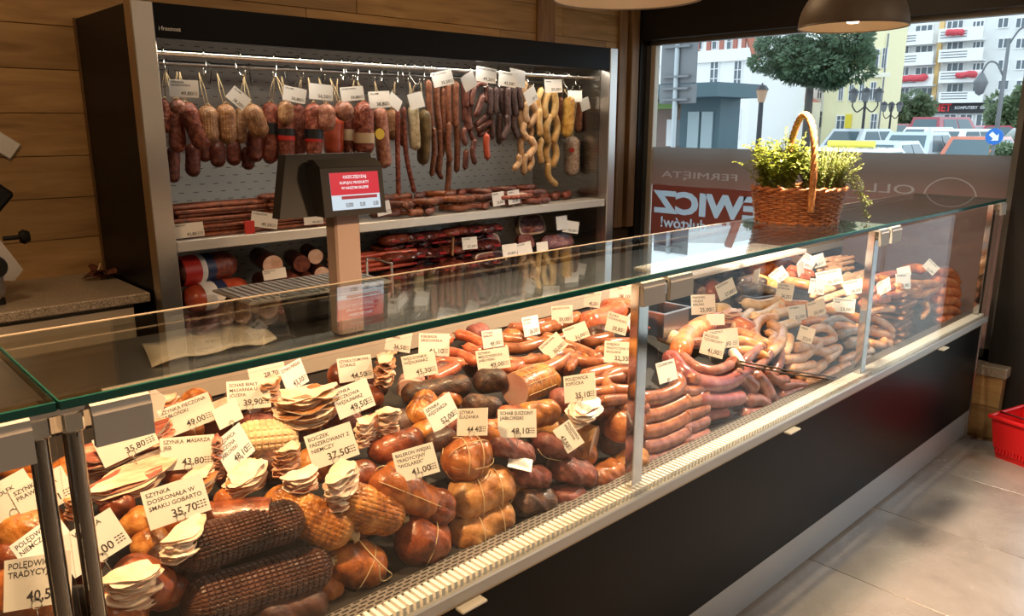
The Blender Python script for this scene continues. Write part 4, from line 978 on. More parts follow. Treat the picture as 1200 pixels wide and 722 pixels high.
fp('led_lens', lb_, led)['kind'] = 'stuff'
area('refrigerator_lamp', ((FX0+FX1)/2, FY+.085, 1.925), 2.3, 9, (1, .90, .74), (R(-25), 0, 0), .03).parent = fr
RY, RZ = 3.02, 1.872
fp('rail', cyl((FX0+.077, RY, RZ), (FX1-.067, RY, RZ), .0125), mat('bright_rail', (.80, .78, .74), .22, 1), smooth=True, auto=True)
fp('rear_rail', cyl((FX0+.077, RY+.22, RZ-.02), (FX1-.067, RY+.22, RZ-.02), .010), steel, smooth=True, auto=True)
fp('logo_lettering', (lambda v, f: MB().add([(FX0+.085+p.x, FY+.003, 1.931+p.y) for p in v], f))(*text_geo('i·freonost', .020, 0, .075)), paper)
# hooks
def hook(x, y=RY, z=RZ, r=.0125, ln=.075):
    pts = [(0, -r*1.5, -.004), (0, -r*1.3, r*.9), (0, 0, r*1.55), (0, r*1.35, r*.6), (0, r*.8, -ln*.45), (0, -.004, -ln*.72), (0, -.020, -ln), (0, -.036, -ln*.9), (0, -.040, -ln*.68)]
    o = string_mb(pts, .0021).build('s_hook', chrome, None, True); o.location = (x, y, z); o.rotation_euler = (0, 0, random.uniform(-.9, .9))
    return tag(o, 'steel S hook hung over the bright rail of the refrigerator', 'hook', 'hooks on the refrigerator rail')
for x in (193, 241, 279, 323, 349, 377, 402, 407, 419, 434, 447, 466, 473, 482, 497, 505, 548, 562, 583, 620, 641, 648, 663, 676): hook(py(x, 80, RY).x)
for i in range(9):
    h = hook(1.2+i*.17, RY+.22, RZ-.02, .010); h['label'] = 'S hook on the rear refrigerator rail'; h['group'] = 'hooks on the back rail'
# hanging goods: (x top, y top, x bottom, y bottom, width px, kind, depth y)
k_red = meat('salami_red', (.10, .018, .010), (.25, .052, .024), (.46, .17, .10), .4, 60, 1.0)
k_tan = meat('salami_tan_net', (.20, .08, .03), (.42, .20, .08), (.66, .42, .21), .45, 60, .9, net=(26, 22), netcol=(.20, .085, .035), netw=.25)
k_pinkb = meat('salami_pink_brown', (.24, .085, .055), (.42, .17, .11), (.58, .32, .22), .42, 60, .45)
k_deep = meat('salami_deep', (.07, .014, .009), (.16, .034, .018), (.26, .07, .035), .42, 60, .4)
k_bright = meat('sausage_bright_red', (.34, .045, .022), (.46, .075, .032), (.52, .11, .05), .32, 20, .12, coat=.4)
k_mold = meat('salami_white_mould', (.42, .32, .17), (.60, .50, .30), (.74, .66, .46), .6, 50, .35)
k_olive = meat('cured_olive', (.07, .045, .018), (.15, .10, .042), (.26, .18, .08), .5, 22, .4)
k_smk = meat('smoked_thin', (.11, .035, .018), (.22, .075, .035), (.34, .14, .07), .38, 60, .3)
k_prune = meat('dark_wrinkled', (.03, .016, .014), (.075, .036, .032), (.15, .08, .07), .45, 80, .7)
k_coil = meat('dark_coil', (.07, .022, .016), (.16, .055, .038), (.26, .10, .07), .36, 40, .3)
k_link = meat('pale_link', (.48, .26, .12), (.62, .38, .20), (.72, .50, .30), .35, 30, .2)
k_ylink = meat('yellow_link', (.50, .27, .085), (.64, .39, .14), (.74, .52, .24), .35, 30, .2)
k_rib = meat('golden_ribs', (.28, .12, .02), (.52, .28, .055), (.68, .44, .13), .38, 24, .4)
k_white = meat('white_salami', (.42, .24, .17), (.62, .48, .38), (.76, .68, .60), .4, 90, .2)
lab_black = mat('black_label', (.015, .015, .015), .4); lab_cream = mat('cream_label', (.62, .48, .30), .5); lab_yel = mat('yellow_label', (.80, .58, .05), .45)
lab_redm = mat('red_label', (.55, .03, .02), .4); lab_white = mat('white_label', (.8, .78, .74), .5)
def salami(xt, yt, xb, yb, w, m, Y, label, group=None, band=None, amp=.05, straight=False, strg=True):
    a = py(xt, yt, Y); b = py(xb, yb, Y); d = depth(a); r = w/2*d/FPX
    if straight: b = Vec((a.x+(b.x-a.x), Y, b.z))
    ax = (b-a).normalized(); a2 = a+ax*r*.5; b2 = b-ax*r*.5
    if (b2-a2).dot(ax) < r*.4: b2 = a2+ax*r*.4
    mb, path, rad = lump([a2, b2], r, seed=xt*.17+yt, nu=30, nv=26, amp=amp, f=24, wr=.10)
    o = mb.build('salami', m, None, True, True); tag(o, label, 'salami', group)
    for (t0, t1, mm, *tx) in (band or []):
        L = b-a; mbb = MB(); n = 20; u = ax.orthogonal().normalized(); v = ax.cross(u)
        rg = [[a+L*t+(u*cos(2*pi*j/n)+v*sin(2*pi*j/n))*r*1.07 for j in range(n)] for t in (t0, (t0+t1)/2, t1)]
        mbb.rings(rg, 0, False, False); lo = mbb.build('label_band', mm, o, True)
    if strg:
        top = Vec((a.x+random.uniform(-.01, .01), RY, RZ-.065)); s = MB()
        if Y > RY+.12: top = Vec((a.x, RY+.22, RZ-.085))
        for q in (-.006, .006): s.tube([a+ax*r*.1+Vec((q, 0, 0)), (a+top)/2+Vec((q*1.2, 0, 0)), top], .0016, 5)
        s.tube([a+ax*r*.12+Vec((-.012, -.004, .004)), a+Vec((0, -.008, .008)), a+ax*r*.12+Vec((.012, -.004, .006))], .0022, 5)
        s.build('string', string, o, True)
    return base(o)
Y0, Y1, Y2 = 2.99, 3.06, 3.14
gT = 'tan net cased salamis'; gD = 'dark red salamis behind'
for q in ((243, 124, 245, 168, 24, Y0), (264, 122, 267, 169, 22, Y0), (293, 123, 307, 161, 23, Y0), (283, 126, 282, 168, 14, Y1), (335, 118, 335, 146, 18, Y0-.03), (459, 128, 460, 164, 17, Y1)):
    salami(*q[:5], k_tan, q[5], 'stubby tan salami in net casing on string', gT)
for q in ((203, 172, 203, 214, 15, Y2), (226, 168, 226, 207, 17, Y2), (256, 166, 255, 196, 17, Y2), (274, 165, 274, 194, 17, Y2), (316, 158, 316, 192, 15, Y2), (290, 172, 291, 199, 15, Y2), (300, 150, 298, 190, 20, Y1+.02), (240, 160, 240, 190, 14, Y2+.02)):
    salami(*q[:5], k_deep, q[5], 'dark red salami hanging in the second row', gD, strg=False)
salami(191, 116, 194, 156, 13, k_red, Y1, 'dark red salami half hidden by the left steel post')
salami(207, 126, 208, 179, 19, k_red, Y1, 'long dark red salami under the short pinkish one, at the left end')
salami(206, 117, 210, 133, 18, k_pinkb, Y0-.03, 'short pinkish brown salami end, first one at the left end of the rail')
salami(216, 121, 240, 175, 22, k_red, Y0, 'red brown salami hanging aslant near the left end')
salami(317, 120, 317, 191, 19, k_red, Y1, 'red salami with black label band, left one of two', band=[(.34, .52, lab_black)])
salami(335, 124, 336, 191, 19, k_red, Y0+.02, 'red salami with black and red label band under a tan one', band=[(.40, .52, lab_black), (.52, .60, lab_redm)])
salami(349, 122, 351, 183, 15, k_red, Y1, 'plain slim dark red salami between the labelled ones')
salami(367, 121, 368, 184, 20, k_red, Y0, 'bright red salami with broad black label band', band=[(.48, .66, lab_black), (.66, .72, lab_redm)])
salami(382, 122, 383, 154, 22, k_pinkb, Y0-.03, 'short pinkish brown salami in net, in front of the bright red sausage')
salami(391, 134, 391, 184, 23, k_bright, Y1, 'smooth bright red sausage just above the scale display')
salami(398, 120, 408, 140, 24, k_pinkb, Y0-.03, 'pinkish brown salami end turned sideways above the scale display')
salami(409, 136, 409, 182, 16, k_deep, Y1, 'dark salami with narrow cream label above the scale display', band=[(.34, .62, lab_cream)])
salami(426, 119, 427, 182, 23, k_red, Y0, 'thick dark red salami with cream label band', band=[(.58, .77, lab_cream)])
o = salami(445, 126, 451, 197, 17, k_pinkb, Y0, 'long speckled salami with round yellow label')
dc = MB(); c_ = py(445, 157, Y0-.03); dc.lathe([(.0001, 0), (.024, 0), (.024, .0015), (.0001, .0015)], 24, Matrix.Translation(c_)@Matrix.Rotation(R(90), 4, 'X')); dl = dc.build('round_label', lab_yel, None); dl.parent = o; dl.data.transform(Matrix.Translation(-Vec(o.location)))
salami(484, 124, 487, 176, 13, k_mold, Y0, 'long thin salami with whitish mould casing')
salami(472, 138, 473, 172, 9, k_red, Y2, 'slim red salami end behind the thin dry sausages')
b_ = ham  # cured loin slab
def hang_lump(name, label, P, w, m, Y, cat='meat', sq=.55, **k):
    pts = [py(x, y, Y) for x, y in P]; r = w/2*depth(pts[0])/FPX
    mb, path, rad = lump(pts, r, seed=P[0][0], sq=sq, nu=30, **k); o = mb.build(name, m, None, True, True); tag(o, label, cat)
    s = MB(); top = Vec((pts[0].x, RY, RZ-.065)); s.tube([pts[0]+Vec((0, 0, .01)), top], .0018, 5); s.build('string', string, o, True)
    return base(o)
hang_lump('cured_loin', 'flat olive brown cured loin hanging beside the mouldy salami', [(497, 134), (498, 160), (496, 188)], 21, k_olive, Y0+.01, amp=.12)
hang_lump('smoked_ribs', 'golden yellow slab of smoked ribs hanging right of the pale links', [(667, 118), (666, 138), (664, 156)], 19, k_rib, Y0-.01, grid=(7, 4), bulge=.12, sq=.4, amp=.06)
hang_lump('smoked_ribs', 'darker brown slab of smoked ribs behind the golden one', [(676, 116), (678, 134), (677, 152)], 12, k_smk, Y1, grid=(7, 4), bulge=.12, sq=.5)
hang_lump('smoked_ribs', 'narrow dark slab of ribs left of the golden one', [(657, 116), (656, 132), (656, 150)], 9, k_smk, Y1, sq=.5)
hang_lump('cut_salami', 'pale pinkish cut salami end at the right end of the rail', [(684, 134), (687, 146)], 14, k_white, Y1)
o = salami(670, 160, 670, 206, 19, k_white, Y1, 'white speckled salami with red oval label at the right end', band=[])
ov = MB(); c_ = py(670, 176, Y1-.04); ov.lathe([(.0001, 0), (.022, 0), (.022, .0015), (.0001, .0015)], 24, Matrix.Translation(c_)@Matrix.Rotation(R(90), 4, 'X')@Matrix.Scale(.6, 4, (0, 1, 0))); dl = ov.build('oval_label', lab_redm, None); dl.parent = o; dl.data.transform(Matrix.Translation(-Vec(o.location)))
def hs(m, P, w, Y, label, group, name='sausage', n=9, nib=True):
    pts = [py(x, y, Y) for x, y in P]; r = w/2*depth(pts[0])/FPX
    o = sausage_mb(pts, r, n, nib).build(name, m, None, True); tag(o, label, 'sausage', group); return base(o)
dry = 'thin dry red sausages'
hs(k_red, [(466, 128), (466, 170), (467, 232)], 6, Y0, 'thin dry red sausage hanging straight down to the shelf', None)
hs(k_red, [(473, 128), (476, 180), (485, 224)], 6, Y0, 'thin dry red sausage hanging aslant to the shelf', None)
for P, w in (([(502, 97), (503, 122), (505, 146)], 8), ([(511, 97), (512, 124), (515, 152)], 8), ([(525, 101), (525, 122), (526, 144)], 8.5), ([(534, 99), (534, 124), (534, 147)], 8.5), ([(519, 106), (519, 126), (519, 150)], 7),
             ([(526, 147), (525, 168), (527, 188)], 7.5), ([(535, 150), (536, 172), (535, 199)], 7.5), ([(526, 190), (526, 205), (524, 224)], 7), ([(515, 154), (516, 178), (514, 202)], 6.5), ([(508, 152), (509, 176), (506, 204)], 6.5), ([(518, 152), (521, 164), (517, 182)], 6), ([(512, 186), (512, 198), (517, 208)], 6)):
    hs(k_smk, P, w, Y0+random.uniform(0, .06), 'long brown sausage hanging left of the tangled bunch', 'brown smoked chain sausages')
for P, w in (([(553, 112), (556, 101), (566, 98), (571, 106), (570, 118)], 7), ([(548, 126), (548, 138), (549, 150)], 11), ([(565, 114), (562, 124), (558, 134)], 8), ([(558, 146), (566, 139), (575, 132)], 7), ([(560, 152), (568, 146), (577, 141)], 7), ([(562, 158), (570, 154), (577, 149)], 7),
             ([(543, 98), (543, 118), (544, 140)], 6), ([(546, 100), (547, 112), (547, 124)], 6), ([(544, 152), (543, 160), (545, 168)], 7), ([(551, 154), (553, 160), (556, 166)], 6), ([(556, 166), (554, 178), (556, 190)], 7), ([(546, 178), (546, 186), (545, 196)], 7), ([(556, 104), (553, 112), (553, 122)], 6)):
    hs(k_coil, P, w, Y0+random.uniform(0, .05), 'dark red brown sausage in the tangled bunch', 'tangled dark sausages')
hs(k_bright, [(570, 160), (570, 172), (571, 184)], 8, Y0, 'single small bright red sausage hanging below the tangled bunch', None)
for P, w in (([(574, 105), (575, 118), (574, 132)], 7.5), ([(581, 105), (581, 118), (581, 131)], 7), ([(587, 106), (588, 120), (590, 134)], 8), ([(595, 105), (595, 120), (595, 136)], 8), ([(602, 104), (602, 118), (604, 134)], 8), ([(608, 103), (609, 114), (611, 126)], 7),
             ([(586, 136), (585, 150), (585, 166)], 8), ([(594, 137), (595, 148), (589, 162)], 8), ([(602, 136), (602, 148), (606, 160)], 7), ([(576, 136), (577, 148), (577, 160)], 7)):
    hs(k_prune, P, w, Y0+random.uniform(0, .05), 'blackish wrinkled sausage hanging left of the pale links', 'blackish wrinkled sausages')
for P, w in (([(615, 98), (614, 110), (618, 122)], 8), ([(622, 104), (621, 112), (622, 121)], 7), ([(612, 126), (609, 136), (611, 148)], 8), ([(617, 122), (616, 132), (617, 141)], 8), ([(624, 122), (628, 134), (621, 146)], 9), ([(614, 146), (613, 154), (617, 162)], 8), ([(621, 146), (623, 153), (621, 162)], 7),
             ([(611, 163), (610, 172), (611, 182)], 8), ([(622, 163), (626, 172), (619, 183)], 9), ([(608, 184), (608, 191), (603, 197)], 8), ([(616, 183), (614, 191), (614, 202)], 8), ([(622, 184), (623, 191), (619, 198)], 8)):
    hs(k_link, P, w, Y0+random.uniform(0, .04), 'pale pinkish link in the left hanging chain', 'pale links, left chain')
for P, w in (([(634, 106), (630, 118), (632, 129)], 8), ([(642, 110), (638, 124), (639, 137)], 9), ([(649, 109), (651, 124), (648, 137)], 9), ([(632, 131), (632, 144), (633, 157)], 8), ([(644, 137), (640, 150), (642, 165)], 9), ([(650, 137), (653, 150), (649, 165)], 9),
             ([(634, 165), (632, 176), (634, 189)], 8), ([(643, 166), (640, 180), (643, 193)], 8.5), ([(649, 166), (652, 180), (648, 193)], 8.5), ([(642, 194), (643, 207), (651, 216)], 7.5)):
    hs(k_ylink, P, w, Y0+random.uniform(0, .04), 'yellowish link in the right hanging chain', 'yellowish links, right chain')
# goods on the upper shelf
SZ = 1.205
def lay(m, P, w, z, label, group, name='sausage', n=8):
    pts = [pz(x, y, z) for x, y in P]; r = w/2*depth(pts[0])/FPX
    o = sausage_mb(pts, r, n).build(name, m, None, True); tag(o, label, 'sausage', group); return base(o)
ORD = 'first second third fourth fifth sixth seventh eighth ninth tenth eleventh twelfth thirteenth fourteenth fifteenth sixteenth seventeenth eighteenth nineteenth twentieth'.split()
ORD += ['twenty-'+k for k in ORD[:9]]+['thirtieth']+['thirty-'+k for k in ORD[:9]]
def bundle(x0, x1, y0, y1, rows, cols, r, m, label, group, rot=0, seed=1):
    rg = random.Random(seed)
    for i in range(rows):
        for j in range(cols - i//2):
            y = y0+(y1-y0)*(j+.5*(i % 2)+.3)/cols; z = SZ+r+i*r*1.75
            dx = rg.uniform(-.02, .02)
            pts = [(x0+dx, y+rg.uniform(-.008, .008), z), ((x0+x1)/2, y+rg.uniform(-.006, .006)+rot, z+rg.uniform(-.002, .004)), (x1+dx, y+rg.uniform(-.008, .008)+rot*2, z)]
            o = sausage_mb(pts, r, 7, False).build('thin_sausage', m, None, True); tag(o, '%s, %s layer up, %s from the front' % (label, ORD[i], ORD[j]), 'sausage', group); base(o)
def arc3(x, y, z, l, c, a):
    return [(x+u*l*cos(a)-v*sin(a), y+u*l*sin(a)+v*cos(a), z+w) for u, v, w in ((-1, c*.6, 0), (-.5, c*.1, .003), (0, -c*.1, .006), (.5, c*.1, .003), (1, c*.6, 0))]
k_curv = meat('shelf_curved_sausage', (.11, .03, .012), (.22, .065, .025), (.34, .12, .05), .34, 30, .2)
k_kab = meat('kabanos', (.10, .022, .009), (.20, .05, .018), (.30, .085, .03), .38, 40, .3)
bundle(1.06, 1.46, 2.90, 3.08, 8, 9, .0085, k_kab, 'thin brown sausage, left shelf bundle', 'thin sausages at the left end', .01, 2)
bundle(1.42, 1.80, 2.90, 3.08, 9, 9, .0088, k_kab, 'thin brown sausage, bundle behind the display', 'thin sausages in the tall bundle', .0, 3)
bl = MB().box((1.60, 2.905, SZ+.03), (1.66, 3.0, SZ+.125), .01).build('bundle_wrapper', lab_black); tag(base(bl), 'black paper wrapper around the tall bundle of thin sausages', 'wrapper')
rl = MB().box((1.30, 2.876, SZ+.0), (1.34, 2.884, SZ+.05), .001).build('red_label_card', lab_redm); tag(base(rl), 'small orange red card behind the first tag on the upper shelf', 'card')
for i in range(24):
    rg = random.Random(i+11); x = 2.0+(i % 6)*.085+rg.uniform(-.02, .02); y = 2.92+((i//6) % 2)*.075; z = SZ+.018+(i//6)*.021; l = rg.uniform(.055, .08); c = rg.uniform(.03, .05)
    o = sausage_mb(arc3(x, y, z, l, c, rg.uniform(-1.1, 1.1)), .0155, 9).build('sausage', k_curv if i % 3 else k_coil, None, True); tag(o, 'brown curved sausage on the upper shelf right of the display', 'sausage', 'curved sausages on the upper shelf'); base(o)
for i in range(24):
    rg = random.Random(i+40); x = 2.50+(i % 6)*.095+rg.uniform(-.02, .02); y = 2.93+((i//6) % 2)*.08; z = SZ+.016+(i//6)*.021; l = rg.uniform(.05, .07); c = rg.uniform(.02, .04)
    o = sausage_mb(arc3(x, y, z, l, c, rg.uniform(-1.1, 1.1)), .015, 9).build('sausage', k_coil if i % 2 else k_deep, None, True); tag(o, 'dark curved sausage on the upper shelf behind the tag pair', 'sausage', 'dark sausages on the upper shelf'); base(o)
lay(k_red, [(588, 232), (604, 231), (622, 229)], 5, SZ+.055, 'slim red sausage with blue band above the pair of tags', None)
hang = ham
o = sausage_mb([py(606, 230, 2.93), py(615, 229, 2.93), py(622, 227, 2.94)], .017, 10).build('sausage_end', k_white, None, True); tag(o, 'whitish tied sausage end beside the pair of shelf tags', 'sausage'); base(o)
for i in range(4):
    o = sausage_mb([(2.95+.09*i, 2.98, SZ+.024), (3.02+.09*i, 3.02, SZ+.024), (3.10+.09*i, 3.10, SZ+.02)], .022, 9).build('sausage', k_deep, None, True); tag(o, 'dark smoked sausage at the right end of the upper shelf', 'sausage', 'dark sausages at the right end of the shelf'); base(o)
# goods on the lower deck
DZ = .90
def mini(x, y, w, h, roll, price, label, Y, lines=('',)):
    c = py(x, y+h/2, Y); d = depth(c); hh = h*d/FPX; ww = w*d/FPX
    return tag_card(c, hh, max(ww, hh*1.3), R(-roll), 0 if ww > hh*1.1 else R(30), [s for s in lines if s] or [' '], price, 'white price card '+label, 'price cards in the refrigerator', pin=0, nrm=Vec((-.45, -1, .12)))
for a in ((216, 104, 32, 20, 2, '49,80', 'reading 49,80, first on the rail', 2.93, ('KIEŁBASA', 'KRAKOWSKA')), (274, 113, 24, 17, 42, '38,20', 'turned askew, second on the rail', 2.93, ('SALAMI',)), (344, 111, 26, 17, 12, '36,80', 'reading 36,80 above the black labelled salamis', 2.93, ('SALAMI',)),
          (376, 108, 27, 18, 5, '56,20', 'reading 56,20, whitest one on the left half of the rail', 2.93, ('',)), (414, 110, 27, 16, -5, '58,80', 'reading 58,80 above the sideways salami end', 2.93, ('KRAKOWSKA',)), (446, 117, 22, 19, -4, '38,80', 'reading 38,80 above the yellow label', 2.93, ('SALAMI',)), (460, 118, 12, 15, 35, '', 'peeping out behind the one reading 38,80', 2.96, ('',)),
          (490, 118, 13, 18, -12, '', 'blank one beside the cured loin', 2.95, ('',)), (521, 92, 25, 17, -12, '35,50', 'reading 35,50 above the brown chain sausages', 2.93, ('MYŚLIWSKA',)), (553, 95, 16, 18, -25, '', 'tilted one left of the one reading 49,20', 2.93, ('',)), (569, 88, 25, 17, 8, '49,20', 'reading 49,20 above the tangled dark bunch', 2.92, ('FRANKFURTERKI',)),
          (594, 93, 20, 17, 8, '42,50', 'above the blackish wrinkled sausages', 2.92, ('KABANOSY',)), (607, 92, 6, 20, 6, '', 'seen edge on above the pale links', 2.92, ('',)), (625, 112, 15, 17, -25, '59', 'between the two link chains', 2.93, ('',)), (649, 101, 22, 15, -2, '59,20', 'reading 59,20 above the yellowish links', 2.92, ('BIAŁA',)),
          (674, 113, 18, 13, 0, '', 'half hidden behind the golden ribs', 2.96, ('',)), (687, 122, 12, 14, -14, '', 'last on the rail at the right', 2.96, ('',)),
          (221, 270, 36, 17, -4, '42,80', 'first one on the upper shelf edge', 2.862, ('KABANOSY',)), (309, 258, 30, 18, 10, '49,50', 'reading 49,50 on the upper shelf edge', 2.862, ('KABANOSY',)), (368, 257, 22, 12, -3, '43,20', 'half hidden by the scale display', 2.862, ('KABANOSY',)),
          (451, 244, 13, 16, -6, '30', 'right of the scale display on the shelf edge', 2.862, ('',)), (585, 233, 17, 16, -3, '20,80', 'left one of the pair on the shelf edge', 2.862, ('CIENKA',)), (603, 231, 16, 16, -3, '23,80', 'right one of the pair on the shelf edge', 2.862, ('CIENKA',)),
          (323, 321, 26, 12, -6, '', 'by the cut salami logs on the lower deck', 2.90, ('KRAKOWSKA', 'SUCHA')), (264, 345, 14, 12, -6, '', 'small one right of the two big packed sausages', 2.90, ('',)), (551, 285, 18, 14, -2, '27,29', 'reading 27,29 on the lower deck', 2.92, ('SZYNKA',)),
          (598, 293, 17, 14, -4, '24,80', 'before the red packet', 2.9, ('',)), (616, 291, 16, 14, -10, '', 'right of the red packet', 2.9, ('BOCZEK',)), (636, 289, 14, 11, -4, '', 'below the big vacuum packed ham slice', 2.9, ('',)), (668, 266, 20, 14, 10, '26,20', 'right of the big vacuum packed ham slice', 2.95, ('',)), (659, 261, 8, 16, 0, '', 'narrow one at the edge of the ham slice', 2.95, ('',))):
    mini(*a)
def log(P0, P1, r, m, label, group=None, cap=None, band=None, name='salami', amp=.04):
    mb, path, rad = lump([P0, P1], r, seed=P0[0]*9, nu=20, nv=18, amp=amp, cut0=cap is not None, f=20)
    o = mb.build(name, [m, cap] if cap else m, None, True, True); tag(o, label, 'salami', group)
    a, b = Vec(P0), Vec(P1); ax = (b-a).normalized(); u = ax.orthogonal().normalized(); v = ax.cross(u)
    for t0, t1, mm in band or []:
        rg = [[a+(b-a)*t+(u*cos(2*pi*j/20)+v*sin(2*pi*j/20))*r*1.05 for j in range(20)] for t in (t0, t1)]
        MB().rings(rg, 0, False, False).build('label_band', mm, o, True)
    return base(o)
blue = mat('navy_label', (.02, .03, .09), .4)
log((1.10, 3.02, DZ+.165), (1.30, 3.06, DZ+.165), .056, k_deep, 'big packed sausage with red, white and navy label, the upper of two', None, None, [(-.1, .25, lab_redm), (.25, .36, lab_white), (.36, .55, blue)])
log((1.11, 2.99, DZ+.058), (1.33, 3.03, DZ+.058), .056, k_bright, 'big packed sausage with white and navy label, the lower of two', None, None, [(.15, .40, lab_white), (.40, .6, blue)])
for i, (x, z, r) in enumerate(((1.445, .155, .041), (1.535, .062, .04), (1.445, .05, .04), (1.62, .05, .04), (1.60, .135, .036), (1.70, .075, .034), (1.68, .155, .033))):
    log((x, 2.96+.012*i, DZ+z), (x+.06, 3.22, DZ+z), r, k_deep, ['dark salami log with big pale cut face pointing out', 'dark salami log right below the pale cut face', 'dark salami log at the lower left of the pile', 'dark salami log at the lower right of the pile', 'dark salami log in the upper middle of the pile', 'dark salami log with small cut face at the right', 'dark salami log with small cut face on top of the pile'][i], None, m_facep if i in (0, 5, 6) else k_deep)
for i in range(14):
    rg = random.Random(i+70); y = 2.98+.05*(i % 4); z = DZ+.05+.02+.022*(i//4)
    o = sausage_mb([(1.80, y, z), (2.0, y+.01, z), (2.17, y+rg.uniform(-.02, .02), z)], .0105, 7).build('thin_sausage', k_bright, None, True); tag(o, 'thin red sausage lying behind the scale column', 'sausage', 'thin red sausages on the lower deck'); base(o)
pk_dark = meat('dark_packed_meat', (.035, .008, .008), (.09, .018, .016), (.20, .045, .035), .25, 16, .4, coat=.6)
pk_red = mat('red_foil', (.33, .02, .022), .3, coat=.3)
for i in range(30):
    rg = random.Random(i+300); cx = 2.06+(i % 6)*.115+rg.uniform(-.02, .02); cy = 2.98+.07*((i//6) % 2); cz = DZ+.026+.043*(i//6)
    mb, path, rad = lump([(cx-.06, cy, cz), (cx+.06, cy+.01, cz+rg.uniform(-.01, .01))], .05, seed=i, nu=14, nv=14, amp=.22, f=22, sq=.48)
    o = mb.build('vacuum_pack', pk_dark if i % 3 else k_deep, None, True, True); tag(o, 'dark vacuum packed meat piled right of the scale column', 'packaged meat', 'vacuum packed meat on the lower deck')
    MB().box((cx-.055+.03*(i % 3), cy-.055, cz-.006), (cx-.01+.03*(i % 3), cy-.048, cz+.005), .003).build('red_seal', pk_red, o); base(o)
def slab_ham(label, C, w, h, m, rim, rot=0, name='packed_ham'):
    t = thing(name, label, 'packaged meat', C, None, (R(-18), 0, R(rot))); rr = random.Random(int(C[0]*100))
    n = 26; pts = []
    for i in range(n):
        a = 2*pi*i/n; q = 1+.05*sin(3*a+C[0]); ca, sa = cos(a), sin(a); ex = .55
        pts.append((w/2*abs(ca)**ex*(1 if ca > 0 else -1)*q, 0, h/2+h/2*abs(sa)**ex*(1 if sa > 0 else -1)*q))
    MB().prism(pts, (0, .03, 0)).build('body', rim, t)
    MB().prism([(x*.88, -.003, h/2+(z-h/2)*.80) for x, _, z in pts], (0, .0025, 0)).build('lean_face', m, t)
    return t
m_prosc = meat('prosciutto', (.09, .02, .018), (.20, .05, .038), (.44, .20, .14), .3, 18, .3, stretch=(1, 1, 3), coat=.5)
m_fatrim = mat('fat_rim', (.50, .34, .22), .35, coat=.4)
slab_ham('big vacuum packed ham slice with pale fat rim, right on the lower deck', (3.06, 3.06, 1.015), .22, .12, m_prosc, m_fatrim, 4)
slab_ham('vacuum packed dark ham below the big ham slice', (3.20, 3.00, .935), .24, .08, m_prosc, k_deep, -4)
slab_ham('packed raw ham with pale lower edge behind the 27,29 card', (2.69, 3.02, .985), .15, .08, m_prosc, m_fatrim, -3)
slab_ham('packed brown ham lying under the 27,29 card', (2.66, 2.97, .905), .22, .07, k_deep, m_fatrim, 0)
slab_ham('packed red meat between the red packet and the big ham slice', (2.98, 3.03, .95), .12, .08, k_red, k_deep, 0)
slab_ham('stack of dark packed meat at the back of the lower deck', (2.60, 3.22, .905), .20, .16, pk_dark, pk_dark, 0)
slab_ham('dark packed joint at the back right of the lower deck', (2.85, 3.24, .905), .22, .13, pk_dark, pk_dark, 0)
mb, path, rad = lump([(2.83, 2.96, .955), (2.90, 2.97, .965)], .05, seed=4, sq=.6, amp=.2); o = mb.build('red_packet', pk_red, None, True, True); tag(o, 'shiny red packet on the lower deck left of the big ham slice', 'packet'); base(o)
st = cyl((2.34, 2.90, 1.0), (2.43, 3.0, 1.11), .006, 10).build('wooden_stick', oak_v, None, True); tag(base(st), 'wooden stick leaning on the vacuum packed meat', 'stick')

# ============================================================ SCALE ON THE REAR WORKTOP
WT = .985
sc = thing('shop_scale', 'black shop scale with ribbed steel plate, beige column and lit customer display', 'scale', (1.21, 2.06, WT))
sp_ = lambda n, mb, m, **k: mb.build(n, m, sc, **k)
sp_('body', MB().box((-.20, .16, .012), (.26, .40, .085), .015), blackmat)
for x, y in ((-.17, .19), (.23, .19), (-.17, .37), (.23, .37)): sp_('foot', cyl((x, y, 0), (x, y, .0125), .016, 14), blackmat)
pl = MB().box((-.22, .14, .0995), (.30, .42, .108), .004)
sp_('plate', pl, steel)
rb = MB()
for i in range(20): rb.box((-.205+.025*i, .155, .1085), (-.190+.025*i, .405, .1115), .001)
sp_('plate_ribs', rb, mat('plate_rib_steel', (.45, .45, .44), .35, .8))
sp_('plate_support', MB().box((-.05, .22, .0855), (.13, .34, .099)), blackmat)
sp_('wire_stand', MB().tube(smooth_path([(.31, .16, .02), (.31, .16, .15), (.31, .175, .165), (.31, .30, .165), (.31, .315, .15), (.31, .315, .02)], 4), .004, 8), chrome, smooth=True)
beige = mat('beige_column', (.27, .20, .165), .5)
sp_('column', MB().box((-.014, -.03, 0), (.072, .03, .40), .006), beige)
# operator display, its dark back turned to the customers
hd = MB(); q = [(-.17, -.02, .365), (.13, -.02, .365), (.135, .05, .56), (-.10, .05, .56)]
hd.prism([(-.165, 0, .385), (.15, 0, .385), (.15, 0, .535), (-.10, 0, .555)], (0, .05, 0))
Mh = Matrix.Translation((0, .055, 0))
oh = MB().prism([(-.185, -.02, .372), (.16, -.02, .372), (.16, .035, .548), (-.125, .035, .548)], (0, .045, .0)); sp_('operator_display', oh, blackmat)
